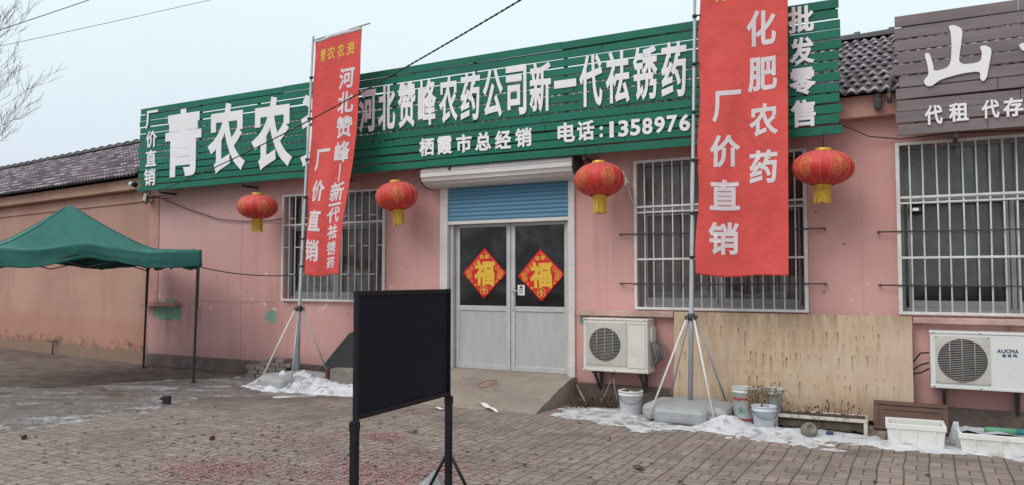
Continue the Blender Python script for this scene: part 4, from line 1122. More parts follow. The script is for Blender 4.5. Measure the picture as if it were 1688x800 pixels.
line(a2, [(c, (.605 + .036 * i, .638 + .036 * i, .835, .872)) for i, c in enumerate('AUCMA')] + [(c, (.645 + .045 * i, .678 + .045 * i, .795, .824)) for i, c in enumerate('澳柯玛')], 'navy maker lettering', M['navy'], .02, sfn(8.9 - .001, .004))
pp = MB()
for i, (dz, dx) in enumerate(((.0, 0), (-.10, .02), (-.16, -.01))):
    pp.tube([(.02, 9.02, .80 + dz), (-.06, 9.02, .79 + dz - .02 * i), (-.12, 9.09, .70 + dz * .8), (-.20, 9.15, .66 + dz)], .009, 6)
add('pipe', pp, M['cable'], a2)

# ================================================================== PLYWOOD
pw = MB().box(-2.67, -.13, -.009, .009, 0, 1.11, Matrix.Translation((0, 9.045, .055)) @ Matrix.Rotation(R(-3.5), 4, 'X'))
tag(add('plywood_sheet', pw, M['ply'], bevel=0.002, seg=1), 'large stained plywood sheet leaning on the wall below the middle window', 'plywood')

# ================================================================== BLACKBOARD
bb = thing('blackboard', 'blank black board on two thin steel posts in the foreground', 'blackboard', (-3.25, 4.6, 0))
p1, p2 = Vector((-2.975, 3.59, 0)), Vector((-3.02, 4.675, 0))
ex = (p2 - p1).normalized(); ey = Vector((ex.y, -ex.x, 0)); BW = (p2 - p1).length   # ey points at the camera side
BM = Matrix(((ex.x, ey.x, 0, p1.x), (ex.y, ey.y, 0, p1.y), (0, 0, 1, 0), (0, 0, 0, 1)))
def bbox(mb, a0, a1, b0, b1, z0, z1): mb.box(a0, a1, b0, b1, z0, z1, BM)
m = MB(); bbox(m, .02, BW - .02, -.008, .004, .735, 1.47); add('board', m, M['board'], bb)
m = MB()
bbox(m, .020, BW - .02, -.014, .014, 1.452, 1.482); bbox(m, .020, BW - .02, -.014, .014, .722, .752)
bbox(m, -.002, .0195, -.016, .016, .715, 1.484); bbox(m, BW - .0195, BW + .002, -.016, .016, .715, 1.484)
add('board_frame', m, M['boardf'], bb, bevel=0.003)
for a in (.0, BW):
    m = MB(); bbox(m, a - .021, a + .021, -.021, .021, .0, .72); bbox(m, a - .024, a + .024, -.024, .024, .66, .712)
    ps = add('post', m, M['boardf'], bb, bevel=0.003)
    m = MB()
    for sg in (-1, 1):
        m.tube([BM @ Vector((a, sg * .018, .30)), BM @ Vector((a + .012, sg * .19, .012))], .012, 8)
    m.tube([BM @ Vector((a, .018 * 0, .31)), BM @ Vector((a + (.16 if a else -.16), 0, .012))], .010, 8) if False else None
    add('foot_brace', m, M['boardf'], ps)

# ================================================================== TENT
F0, B0 = Vector((-9.70, 7.98, 0)), Vector((-12.10, 8.90, 0))
e1 = (F0 - B0); TS = e1.length; e1.normalize(); e2 = Vector((e1.y, -e1.x, 0))     # e2: from back-right edge to the camera's left
if e2.y > 0: e2 = -e2
TW = 2.98
corners = [B0, F0, F0 + e2 * TW, B0 + e2 * TW]
ctr = sum(corners, Vector()) / 4
tent = thing('canopy_tent', 'green pop-up canopy tent with dark legs standing on the left', 'tent', (ctr.x, ctr.y, 0))
SH = Vector((.040, .022, 0))      # the frame leans a little
H2 = TS / 2 + .03
def canopy(u, v):
    a, b = u * 2 - 1, v * 2 - 1
    r = max(abs(a), abs(b)); s_ = min(abs(a), abs(b))
    k = max(0, 1 - r / .66)
    z = 2.0 + .69 * (k ** 1.22) + .0
    # eaves sag between corners and the centre truss
    along = s_ / max(r, 1e-4)
    z += r ** 3 * (.045 * (1 - along) ** 2 - .055 * math.sin(math.pi * min(1, along * 1.0)) ** 2 * .9)
    if r < .66: z -= .035 * math.sin(math.pi * k) * (1 - along)     # panels hang between the hips
    z += .020 * nz3(a * 4, b * 4, 2) * r + .010 * nz3(a * 11, b * 11, 5) * r ** 2 - .02 * math.sin(along * math.pi) * r * (1 - k)
    p = ctr + SH + e1 * a * H2 + e2 * b * (TW / 2 + .03)
    return Vector((p.x, p.y, z))
cb = MB(); cb.grid(72, 72, canopy)
cn = add('canopy', cb, M['tentg'], tent, recalc=False, solid=.003)
vb = MB()
def edgept(q, t):
    t2 = t
    return {0: (t2, 0), 1: (1, t2), 2: (1 - t2, 1), 3: (0, 1 - t2)}[q]
for q in range(4):
    def vf(u, v):
        p = canopy(*edgept(q, u)); c0 = ctr + SH
        d = Vector((p.x - c0.x, p.y - c0.y, 0))
        nrm = {0: -e2, 1: e1, 2: e2, 3: -e1}[q]
        drop = .235 + .02 * math.sin(u * 9 + q) - .03 * (1 - abs(2 * u - 1)) 
        w_ = v * (.034 * math.sin(u * 13 + q * 2 + v * 2) + .02 * nz3(u * 6, v * 3, q)) + .035 * v * (1 - v) * math.sin(u * math.pi * 2 + q)
        return Vector((p.x, p.y, p.z - drop * v)) + nrm * (w_ * (1 if 0 < u < 1 else 0) + .004)
    vb.grid(60, 8, vf)
add('valance', vb, M['tentg'], cn, recalc=False, solid=.003)
# seams along the hips
hb = MB()
for sa, sb_ in ((-1, -1), (1, -1), (1, 1), (-1, 1)):
    hb.tube([canopy(.5 + .5 * sa * t, .5 + .5 * sb_ * t) + Vector((0, 0, .004)) for t in [i / 24 for i in range(1, 24)]], .006, 5)
add('hip_seam', hb, M['tentg'], cn)
for c in corners:
    d = SH
    lg = MB()
    top = c + d + Vector((0, 0, 2.0))
    for (za, zb2, r) in ((0.02, 1.25, .016), (1.1, 1.98, .020)):
        a = c + d * (za / 2); b = c + d * (zb2 / 2)
        lg.prism([(-r, -r), (r, -r), (r, r), (-r, r)], lambda x, y, t: (a + (b - a) * t + e1 * x + e2 * y + Vector((0, 0, za + (zb2 - za) * t))), 0, 1)
    l_ = add('leg', lg, M['tentleg'], tent, bevel=0.003)
    add('foot', MB().box(c.x - .045, c.x + .045, c.y - .045, c.y + .045, 0.0, .014), M['tentleg'], l_)
tr = MB()
for i in range(4):
    a, b = corners[i] + SH, corners[(i + 1) % 4] + SH
    def tp(t, z): return a + (b - a) * t + Vector((0, 0, z))
    for (t0, z0, t1, z1) in ((.0, 1.92, .25, 1.72), (.0, 1.70, .25, 1.92), (.25, 1.72, .5, 1.93), (.25, 1.92, .5, 1.72), (.5, 1.93, .75, 1.72), (.5, 1.72, .75, 1.92), (.75, 1.72, 1, 1.92), (.75, 1.92, 1, 1.70)):
        tr.tube([tp(t0, z0), tp(t1, z1)], .010, 6)
cc = ctr + SH
for i in range(4):
    a, b = corners[i] + SH, corners[(i + 1) % 4] + SH
    tr.tube([(a + b) / 2 + Vector((0, 0, 1.92)), cc + Vector((0, 0, 2.12))], .010, 6)
tr.tube([cc + Vector((0, 0, 2.0)), cc + Vector((0, 0, 2.66))], .016, 8)
add('truss', tr, M['tentleg'], tent)
# guy rope from the tent to the leaning flag pole
q0 = F0 + SH * .87 + Vector((.03, .0, 1.74)); q1 = Vector((pxL(1.62)[0] - .03, pxL(1.62)[1], 1.62))
rpb = MB().tube([q0 + (q1 - q0) * t - Vector((0, 0, .06 * 4 * t * (1 - t))) for t in [i / 14 for i in range(15)]], .009, 6)
tag(add('guy_rope', rpb, M['cable']), 'thin dark rope stretched from the green tent to the leaning flag pole', 'rope')

# ================================================================== WIRES, CAMERA, FLOODLIGHTS
fwv = Vector((-math.sin(R(28.2)), math.cos(R(28.2)), 0)); rtv = Vector((math.cos(R(28.2)), math.sin(R(28.2)), 0))
def wire(a, b, sag, r, n=40): return [Vector(a).lerp(Vector(b), i / n) - Vector((0, 0, sag * 4 * (i / n) * (1 - i / n))) for i in range(n + 1)]
wp = wire((-11.95, 8.78, 3.02), (-2.64, 5.28, 3.79), .13, .01, 60)
wb_ = MB()
for ph in (0, math.pi):
    wb_.tube([p + Vector((.005 * math.cos(i * 1.9 + ph), 0, .005 * math.sin(i * 1.9 + ph))) for i, p in enumerate([wp[0].lerp(wp[-1], 0) * 0 + (wp[int(k // 4)].lerp(wp[min(int(k // 4) + 1, 60)], (k % 4) / 4)) for k in range(241)])], .0055, 6)
tag(add('service_cable', wb_, M['cable']), 'black twisted power cable rising diagonally across the green sign and leaning banner', 'cable')
tag(add('power_line', MB().tube(wire((-18.37, 9.19, 6.59), (-13.63, 17.19, 10.65), .04, .01), .007, 5), M['greywire']), 'thin grey power line in the sky, longer and lower of the two', 'cable')
tag(add('power_line', MB().tube(wire((-15.32, 7.45, 5.87), (-13.12, 11.87, 8.92), .03, .01), .008, 5), M['cable']), 'dark power line in the top left corner through the bare twigs', 'cable')
cc_ = thing('security_camera', 'white bullet security camera with black hood under the green sign', 'security camera', (-12.42, 8.95, 3.25))
ax = Vector((.93, -.20, -.16)).normalized(); c0 = Vector((-12.50, 8.86, 3.262))
add('camera_body', MB().tube([c0, c0 + ax * .10], .043, 16), M['bucket'], cc_, bevel=0.006)
add('camera_hood', MB().tube([c0 + ax * .10, c0 + ax * .20], .046, 16), M['black'], cc_)
add('mount_arm', MB().tube([c0 + ax * .06, c0 + ax * .06 + Vector((.02, .10, -.10)), Vector((-12.40, D - .02, 3.12))], .016, 8), M['bucket'], cc_)
add('cable', MB().tube([(-12.43, 9.05, 3.12), (-12.42, 9.05, 2.98), (-12.36, 9.08, 2.90), (-12.30, 9.06, 2.98), (-12.30, 9.08, 3.06)], .010, 6), M['cable'], cc_)
jb = thing('junction_box', 'small weathered junction box under the corner of the green sign', 'junction box', (-12.36, 9.1, 3.03))
add('box', MB().cbox((-12.36, 9.07, 3.03), (.09, .07, .13), (0, .3, 0)), M['cream'], jb, bevel=0.008)
wb_ = MB()
rs = random.Random(3)
for i in range(7):
    a = Vector((-12.33, 9.06, 3.0)); e = Vector((-12.0 + rs.uniform(-.1, .25), 8.95 + rs.uniform(-.1, .15), 3.02 + rs.uniform(-.05, .05)))
    mid = (a + e) / 2 + Vector((rs.uniform(-.05, .05), rs.uniform(-.06, .04), rs.uniform(-.10, .02)))
    wb_.tube([a, a.lerp(mid, .6), mid, mid.lerp(e, .5) + Vector((0, 0, rs.uniform(-.03, .03))), e], .008, 6)
add('loose_wire', wb_, M['cable'], jb)
wq = [Vector((-11.95, 9.12, 2.98)), Vector((-11.4, 9.15, 2.80)), Vector((-10.6, 9.16, 2.58)), Vector((-10.0, 9.17, 2.52)), Vector((-9.4, 9.17, 2.51)), Vector((-9.1, 9.15, 2.53))]
tag(add('wall_wire', MB().tube(wq, .008, 6), M['rod']), 'thin dark wire drooping along the pink wall to the leftmost lantern', 'wire')
def floodlight(loc, rz, label, pole):
    root = thing('floodlight', label, 'floodlight', loc, rz, 'small floodlights')
    add('lamp_housing', MB().cbox((0, -.06, 0), (.13, .05, .10), (R(-25), 0, 0)), M['bar'] if pole else M['black'], root, local=True, bevel=0.006)
    add('lens', MB().cbox((0, -.088, -.010), (.10, .012, .07) if pole else (.06, .012, .035), (R(-25), 0, 0)), M['acg'] if pole else M['bar'], root, local=True)
    br = MB().tube([(-.07, -.05, 0), (-.07, -.0, -.02), (.07, 0, -.02), (.07, -.05, 0)], .007, 6).box(-.03, .03, -.01, .01, -.06, .03)
    if pole: br.tube([(-.02, -.02, .02), (-.035, -.06, .16)], .010, 6); br.tube([(.01, -.02, .02), (.0, -.05, .15)], .008, 6); br.tube([(.04, 0, -.05), (.05, .03, -.2), (.10, .06, -.30)], .006, 6)
    add('bracket', br, M['bar'] if pole else M['rod'], root, local=True)
    return root
floodlight((-3.26, D - .10, 2.76), R(-30), 'small white floodlight on the wall right of the middle lantern', True)
floodlight((-.07, D + .06, 2.30), 0, 'small black floodlight behind the bars of the right window', False)
sp = thing('wall_speaker', 'small dark lamp under the eave between the two shop signs', 'lamp', (-.40, 8.98, 3.42))
add('lamp_housing', MB().cbox((-.40, 8.98, 3.42), (.075, .09, .12), (.2, 0, 0)), M['sframe'], sp, bevel=0.01)
add('bracket', MB().box(-.42, -.38, 8.96, 9.04, 3.485, 3.53), M['sframe'], sp)
dp = MB().tube([(-.285, 8.90, 3.50), (-.27, 9.0, 3.66), (-.24, 9.5, 3.93)], .022, 8).tube([(-.285, 8.90, 3.5), (-.285, 8.90, 3.40)], .022, 8)
tag(add('roof_pipe', dp, M['rod']), 'dark pipe lying on the tiled roof beside the taupe sign', 'pipe')
tag(add('wall_wire', MB().tube([(-.80, 9.03, 3.26), (-.5, 9.12, 3.10), (-.2, 9.15, 3.05), (.3, 9.15, 3.07), (.95, 9.15, 3.04)], .007, 6), M['rod']), 'thin dark wire between the green and taupe signs, under the eave', 'wire')

# ================================================================== SNOW AND ICE
def sdist(P, x, y):
    """signed distance to polygon, positive inside"""
    ins = False; best = 1e9
    for (ax_, ay), (bx_, by) in zip(P, P[1:] + P[:1]):
        if (ay > y) != (by > y) and x < (bx_ - ax_) * (y - ay) / (by - ay) + ax_: ins = not ins
        dx, dy = bx_ - ax_, by - ay
        t = max(0, min(1, ((x - ax_) * dx + (y - ay) * dy) / (dx * dx + dy * dy)))
        best = min(best, math.hypot(x - ax_ - t * dx, y - ay - t * dy))
    return best if ins else -best
def field(name, P, step, hfun, mat, label, cat):
    x0, x1 = min(p[0] for p in P) - .5, max(p[0] for p in P) + .5; y0, y1 = min(p[1] for p in P) - .5, max(p[1] for p in P) + .5
    nx, ny = int((x1 - x0) / step), int((y1 - y0) / step)
    Hh = {}
    mb = MB(); vid = {}; sdv = []
    for i in range(nx + 1):
        for j in range(ny + 1):
            x, y = x0 + i * step, y0 + j * step
            Hh[i, j] = (x, y, hfun(x, y, sdist(P, x, y)))
    def vv(k):
        if k not in vid:
            x, y, h = Hh[k]; vid[k] = len(mb.v); sdv.append(sdist(P, x, y)); mb.v.append(Vector((x, y, max(h, -.03))))
        return vid[k]
    for i in range(nx):
        for j in range(ny):
            ks = [(i, j), (i + 1, j), (i + 1, j + 1), (i, j + 1)]
            if max(Hh[k][2] for k in ks) > 0: mb.f.append(tuple(vv(k) for k in ks)); mb.sm.append(True)
    o = add(name, mb, mat, recalc=False)
    o.data.attributes.new('rim', 'FLOAT', 'POINT').data.foreach_set('value', sdv)
    return tag(o, label, cat, kind='stuff')
ICE = [(-8.3, 3.0), (-8.15, 4.9), (-7.95, 6.35), (-8.35, 7.0), (-7.2, 7.75), (-7.2, 8.35), (-8.9, 8.95), (-9.9, 8.75), (-10.3, 8.0), (-11.2, 6.7), (-13.2, 5.6), (-13, 3.4)]
field('ice', ICE, .05, lambda x, y, d: min(d * .05, .012) + .012 * fbm(x, y, 0, 1.1, 5) + .010 * fbm(x, y, 3, 5, 4) - .007, M['ice'], 'dirty grey sheet of ice and slush on the paving before the green tent', 'ice')
MOUND = [(-8.75, 8.15), (-8.2, 7.85), (-7.2, 7.95), (-6.5, 8.15), (-6.55, 8.6), (-7.6, 8.8), (-8.5, 8.75), (-8.95, 8.5)]
def mound(x, y, d):
    g_ = .20 * math.exp(-((x + 8.03) / .54) ** 2 - ((y - 8.32) / .33) ** 2) + .08 * math.exp(-((x + 7.1) / .5) ** 2 - ((y - 8.3) / .25) ** 2)
    return min(d * .25, .03) + g_ * (1 + .5 * fbm(x, y, 1, 5, 4)) + .030 * fbm(x, y, 4, 7, 5) + .022 * abs(fbm(x, y, 4, 19, 4)) - .016
field('snow', MOUND, .03, mound, M['snow'], 'white lumpy heap of snow around the foot of the leaning flag pole', 'snow')
STRIP = [(-3.92, 8.02), (-3.2, 7.82), (-2.75, 7.66), (-2.3, 7.75), (-2.25, 8.5), (-3.0, 8.75), (-3.75, 8.75)]
field('snow', STRIP, .03, lambda x, y, d: min(d * .16, .022) + .026 * fbm(x, y, 2, 2.8, 5) + .010 * fbm(x, y, 5, 14, 3) - .010, M['oldsnow'], 'thin dirty snow patch below the yellowed air conditioner', 'snow')
HEAP = [(-2.75, 7.75), (-2.0, 7.72), (-1.2, 7.72), (-.5, 7.80), (.35, 7.86), (.95, 8.0), (.95, 8.6), (-.4, 8.75), (-1.9, 8.6), (-2.2, 8.3)]
def heap(x, y, d):
    g_ = .12 * math.exp(-((x + 1.86) / .22) ** 2 - ((y - 8.22) / .20) ** 2) + .05 * math.exp(-((x + 1.2) / .4) ** 2 - ((y - 8.15) / .15) ** 2) + .03 * math.exp(-((x + .3) / .5) ** 2 - ((y - 8.15) / .2) ** 2)
    return min(d * .10, .016) + g_ + .036 * fbm(x, y, 6, 2.4, 5) + .012 * fbm(x, y, 5, 14, 3) - .010
field('snow', HEAP, .03, heap, M['snow'], 'white snow lying along the wall in front of the plywood sheet and planters', 'snow')

# ================================================================== BUCKETS
def bucket(kind, loc, rt, rb_, h, mat, label, lid=False, handle=None):
    root = thing(kind, label, 'bucket', loc)
    prof = [(rb_ * .96, 0.0), (rb_, .008), (rt * .99, h - .05), (rt * 1.045, h - .048), (rt * 1.05, h - .036), (rt * 1.0, h - .034), (rt * 1.0, h - .012), (rt * 1.055, h - .010), (rt * 1.055, h), (rt * .97, h), (rt * .95, h - .01), (rt * .93, h - .06)]
    add('pail', MB().lathe(prof, n=40, cap=(True, False)), mat, root, local=True)
    if lid:
        add('lid', MB().lathe([(rt * .95, h - .008), (rt * 1.0, h + .004), (rt * .90, h + .004), (rt * .87, h - .008), (.01, h - .006)], n=40), mat, root, local=True)
        dt = MB()
        rs = random.Random(5)
        for i in range(26):
            a, q = rs.uniform(0, 6.28), rt * .8 * rs.random() ** .5
            dt.cbox((q * math.cos(a), q * math.sin(a), h + .004), (rs.uniform(.02, .06), rs.uniform(.008, .03), .012), (0, rs.uniform(-.3, .3), rs.uniform(0, 3)))
        add('litter', dt, M['weed'], root, local=True)
    else:
        add('soil', MB().lathe([(.001, h - .05), (rt * .94, h - .055)], n=40), M['soil'], root, local=True)
    if handle is not None:
        pts = []
        for i in range(17):
            t = math.pi * i / 16
            p = Vector((rt * 1.06 * math.cos(t), -rt * 1.06 * math.sin(t) * .98 - .006, h - .03 - rt * 1.05 * math.sin(t) * .72))
            p.rotate(Euler((0, 0, handle))); pts.append(p)
        add('handle', MB().tube(pts, .0035, 6), M['rod'], root, local=True)
    return root
bucket('bucket', (-3.01, 8.50, 0), .138, .115, .275, M['bucket'], 'white plastic bucket with a grimy lid below the yellowed air conditioner', True, .4)
b2 = bucket('bucket', (-1.75, 8.62, .02), .135, .118, .36, M['bucket'], 'tall white bucket with dark red stripe and green emblem beside the right flag', False)
def around(root, r, z0, z1, a0, a1, mat, name='label', n=16):
    mb = MB().mesh([(r(z) * math.cos(a0 + (a1 - a0) * i / n), r(z) * math.sin(a0 + (a1 - a0) * i / n), z) for z in (z0, z1) for i in range(n + 1)], [(i, i + 1, n + 2 + i, n + 1 + i) for i in range(n)], True)
    return add(name, mb, mat, root, local=True, recalc=False)
rr_ = lambda z: .1185 + .0165 * z / .31 + .0012
around(b2, rr_, .235, .258, -2.6, -.5, M['redprint']); around(b2, rr_, .222, .227, -2.5, -1.7, M['redprint']); around(b2, rr_, .015, .04, -2.6, -.5, M['redprint'])
em = MB()
for (r0, r1) in ((.030, .036), (.0, .018)):
    V = []; n = 24
    for q in (r0, r1):
        for i in range(n):
            t = 2 * math.pi * i / n; a = -1.72 + q * math.cos(t) / .125; z = .125 + q * math.sin(t)
            V.append(((rr_(z) + .001) * math.cos(a), (rr_(z) + .001) * math.sin(a), z))
    em.mesh(V, [(i, (i + 1) % n, n + (i + 1) % n, n + i) for i in range(n)], True)
add('emblem', em, M['greenprint'], b2, local=True, recalc=False)
b3 = bucket('bucket', (-1.50, 8.66, .02), .135, .118, .36, M['bucket'], 'second tall white bucket, full of drooping dry stalks, behind the small pale blue one', False)
b4 = bucket('bucket', (-1.50, 8.32, .02), .122, .098, .225, M['paleblue'], 'small pale blue bucket with a wire handle in front of the dry stalks', False, .5)
def stalks(name, label, base, n, r, hmin, hmax, droop, mat, seed, rad=.0028, cat='dry plant'):
    rs = random.Random(seed); mb = MB()
    for _ in range(n):
        a = rs.uniform(0, 6.28); q = r * rs.random() ** .5
        p = Vector((base[0] + q * math.cos(a), base[1] + q * math.sin(a) * .8, base[2]))
        h = rs.uniform(hmin, hmax); d = a + rs.uniform(-.8, .8); lean = rs.uniform(.2, 1.0) * droop
        pts = []
        for i in range(6):
            t = i / 5
            pts.append(p + Vector((math.cos(d) * lean * t * .5 * h + rs.uniform(-.012, .012), math.sin(d) * lean * t * .5 * h + rs.uniform(-.012, .012), h * (t * 1.6 - t * t * (.4 + .9 * lean)))))
        mb.tube(pts, [rad * (1 - .12 * i) for i in range(6)], 4, cap=False)
        if rs.random() < .5:
            c = pts[rs.randint(2, 5)]
            mb.poly([c, c + Vector((rs.uniform(-.04, .04), rs.uniform(-.03, .03), rs.uniform(-.04, .02))), c + Vector((rs.uniform(-.03, .03), rs.uniform(-.03, .03), -.03))])
    return tag(add(name, mb, mat, recalc=False), label, cat)
stalks('dry_plant', 'dry drooping straw-coloured plant hanging from the second tall bucket', (-1.52, 8.60, .30), 120, .13, .10, .24, 2.0, M['straw'], 11)
rs = random.Random(8); mb = MB()
for _ in range(90):
    x = -1.60 + rs.uniform(-.09, .10); y = 8.49 + rs.uniform(-.05, .02); z = .36 + rs.uniform(-.03, .02); l = rs.uniform(.12, .30)
    mb.tube([(x, y + .06, z - .02), (x + rs.uniform(-.02, .02), y, z + .01), (x + rs.uniform(-.03, .03), y - .025, z - l * .5), (x + rs.uniform(-.04, .04), y - .02, z - l)], [.003, .003, .0025, .0015], 4, cap=False)
tag(add('dry_plant', mb, M['straw'], recalc=False), 'bundle of withered hanging stalks between the emblem bucket and the pale blue bucket', 'dry plant')
stalks('dead_weeds', 'brown dead weeds and roots heaped beside the ramp below the yellowed air conditioner', (-3.58, 8.78, .0), 240, .30, .05, .22, 1.4, M['weed'], 4, .0045, 'weeds')
stk = MB().tube([(-3.9, 9.0, .22), (-3.72, 8.75, .13), (-3.6, 8.6, .06)], [.012, .014, .010], 6).tube([(-3.42, 9.02, .42), (-3.45, 8.92, .22), (-3.50, 8.8, .05)], .007, 6).tube([(-3.42, 9.02, .42), (-3.36, 8.9, .26), (-3.28, 8.8, .08)], .007, 6)
tag(add('dry_branch', stk, M['straw']), 'bare broken branches leaning under the yellowed air conditioner bracket', 'branch')

# ================================================================== PLANTERS AND FOAM BOXES
def foam_box(kind, x0, x1, y0, y1, h, label, rz=0, ribs=4, wall=.025, flare=.02, fill=None, cat='foam box'):
    root = thing(kind, label, cat, ((x0 + x1) / 2, (y0 + y1) / 2, 0.005), rz)
    a, b = (x1 - x0) / 2, (y1 - y0) / 2
    mb = MB()
    def ring(k, z): return [(-a * k, -b * k, z), (a * k, -b * k, z), (a * k, b * k, z), (-a * k, b * k, z)]
    def ring2(i, z): return [(-a + i, -b + i, z), (a - i, -b + i, z), (a - i, b - i, z), (-a + i, b - i, z)]
    rings = [ring2(flare, 0), ring2(.004, h - .05), ring2(-.006, h - .048), ring2(-.006, h), ring2(wall, h), ring2(wall + .01, .03)]
    V = sum(rings, []); F = [(0, 3, 2, 1)]
    for q in range(5):
        for i in range(4): F.append((q * 4 + i, q * 4 + (i + 1) % 4, q * 4 + 4 + (i + 1) % 4, q * 4 + 4 + i))
    F.append((20, 21, 22, 23))
    mb.mesh(V, F)
    bx_ = add('foam_tub', mb, M['foam'], root, local=True, bevel=0.008)
    if ribs:
        for i in range(ribs):
            rb = MB()
            x = -a + flare + (2 * a - 2 * flare) * (i + .5) / ribs
            rb.mesh([(x - .012, -b + flare - .008, .01), (x + .012, -b + flare - .008, .01), (x + .012, -b - .006, h - .05), (x - .012, -b - .006, h - .05), (x - .012, -b + flare + .01, .01), (x + .012, -b + flare + .01, .01), (x + .012, -b + .016, h - .05), (x - .012, -b + .016, h - .05)], [(0, 1, 2, 3), (0, 4, 5, 1), (1, 5, 6, 2), (3, 2, 6, 7), (0, 3, 7, 4)])
            add('rib', rb, M['foam'], bx_, local=True)
    if fill:
        add('soil', MB().grid(20, 8, lambda u, v: (-a + wall + u * 2 * (a - wall), -b + wall + v * 2 * (b - wall), fill + .02 * nz3(u * 9, v * 5, a))), M['soil'], root, local=True)
    return root
pl = thing('planter', 'long low white planter trough with dead plants and earth, peeling on its front', 'planter', (-.98, 8.6, 0), R(2))
m = MB(); a, b, h = .44, .15, .155
m.box(-a, a, -b, -b + .03, h - .035, h); m.box(-a, a, b - .03, b, 0, h); m.box(-a, -a + .03, -b + .03, b - .03, 0, h); m.box(a - .035, a, -b, b - .03, 0, h - .036); m.box(-a + .001, -a + .03, -b + .001, -b + .03, 0, h - .036)
add('trough', m, M['oldpaint'], pl, local=True, bevel=0.006)
add('soil', MB().grid(40, 10, lambda u, v: (-a + .02 + u * (2 * a - .05), -b + .016 + v * (2 * b - .04), (.03 if v == 0 else h - .005) + .025 * nz3(u * 14, v * 6, 3))), M['soil'], pl, local=True)
stalks('dead_plant', 'leafless dead stems standing in the long white planter trough', (-.98, 8.62, .12), 46, .40, .06, .26, .9, M['weed'], 21, .003)
foam_box('foam_box', -.36, .13, 8.10, 8.46, .20, 'white foam box with a snapped rim in front of the brown wooden panel', R(3), 3, fill=.12)
foam_box('foam_box', .235, 1.05, 8.08, 8.44, .165, 'long white foam box with a green bottle on top under the white air conditioner', R(2), 4, fill=.12)
bt = thing('plastic_bottle', 'green and teal plastic roll lying on the long foam box', 'bottle', (.62, 8.25, .185))
add('bottle_body', MB().tube([(.44, 8.26, .185), (.47, 8.26, .187), (.70, 8.25, .19)], [.018, .026, .028], 14), M['lime'], bt)
add('bottle_cap', MB().tube([(.70, 8.25, .19), (.86, 8.24, .192), (.87, 8.24, .192)], [.031, .031, .02], 14), M['teal'], bt)
def sheet(name, fn_, mat, label, cat, n=14, solid=.0015):
    return tag(add(name, MB().grid(n, n, fn_), mat, recalc=False, solid=solid), label, cat)
sheet('plastic_sheet', lambda u, v: (.25 + u * .8, 8.14 + v * .26 + .02 * nz3(u * 5, v * 5, 2), .168 + .035 * abs(nz3(u * 5, v * 3, 7)) + .01 * math.sin(u * 20)), M['film'], 'crumpled clear plastic film over the long foam box', 'plastic sheet')
sheet('plastic_bag', lambda u, v: (.145 + .13 * u * (1 - .7 * v) + .06 * v, 8.30 + .05 * math.sin(u * 5) * (1 - v) + .08 * v, .01 + .21 * v + .01 * nz3(u * 6, v * 6, 1)), M['film'], 'pointed clear plastic sheet standing between the two foam boxes', 'plastic sheet')
wd = thing('wooden_panel', 'dark brown wooden cabinet door leaning on the wall behind the foam box', 'wooden panel', (-.15, 8.98, 0), R(-1.5))
WM = Matrix.Translation((0, -.15, .01)) @ Matrix.Rotation(R(-22), 4, 'X')
m = MB(); m.box(-.35, .33, -.012, .012, 0, .30, WM); add('panel', m, M['wood'], wd, local=True, bevel=0.003)
m = MB(); m.box(-.35, .33, -.024, -.013, .255, .30, WM); m.box(-.35, .33, -.024, -.013, 0, .045, WM); m.box(-.35, -.30, -.024, -.013, .0455, .2545, WM); m.box(.28, .33, -.024, -.013, .0455, .2545, WM); m.box(-.27, .25, -.022, -.013, .205, .222, WM)
add('rail', m, M['wood'], wd, local=True, bevel=0.004)
pt = thing('stone_pot', 'round grey stone jar lying in the snow before the planter trough', 'jar', (-1.03, 8.06, .075), R(35))
add('jar_body', MB().lathe([(.02, -.075), (.055, -.07), (.078, -.02), (.075, .03), (.055, .06), (.050, .075), (.042, .075), (.035, .05), (.0, .045)], n=28).mesh([], []), M['stone'], pt, local=True)
pt.rotation_euler = (R(62), 0, R(25))
tag(add('small_can', MB().lathe([(.0, .0), (.034, .0), (.036, .03), (.034, .035), (.028, .032), (.0, .03)], (-.86, 8.22, .02), 20), M['navy']), 'small dark blue can lying in the snow right of the stone jar', 'can')

# ================================================================== LEFT WALL CLUTTER
bk_ = MB().box(-.097, .097, -.048, .048, -.03, .03)
bo = add('loose_brick', bk_, M['brick'], bevel=0.005)
bl = 'grey concrete brick in the pile left of the leaning flag pole'
rs = random.Random(12); first = True
for lv, nn in ((0, 4), (1, 4), (2, 4), (3, 3), (4, 2)):
    for r_ in range(2):
        for i in range(nn):
            o = bo if first else dup(bo); first = False
            tag(o, bl, 'brick', 'bricks piled by the pink wall')
            x = -9.42 + .215 * (i + (4 - nn) * .62) + rs.uniform(-.012, .012) + (.05 if lv % 2 else 0)
            if lv >= 3: x += .12
            o.location = (x, 8.99 - .115 * r_ + rs.uniform(-.012, .012), .031 + .066 * lv)
            o.rotation_euler = (0, 0, rs.uniform(-.08, .08))
sm_ = MB(); SMM = Matrix.Translation((-7.97, 8.86, .02)) @ Matrix.Rotation(R(4), 4, 'Z') @ Matrix.Rotation(R(-20), 4, 'X')
sm_.prism([(-.22, 0), (.8, 0), (.8, .70), (.38, .79), (.30, .76)], lambda a_, b_, t: SMM @ Vector((a_, t, b_)), -.012, .012)
tag(add('leaning_sheet', sm_, M['slate'], bevel=0.003), 'black slanting board leaning on the pink wall behind the blackboard', 'board')
sb2 = thing('plaster_block', 'chunky block of plaster with a rusty side in the snow beside the blackboard', 'block', (-7.22, 8.50, 0), R(14))
add('block', MB().box(-.20, .20, -.09, .09, 0, .30), M['stone'], sb2, local=True, bevel=0.02)
add('rusty_side', MB().box(-.26, -.205, -.10, .08, 0, .31), M['wood'], sb2, local=True, bevel=0.01)
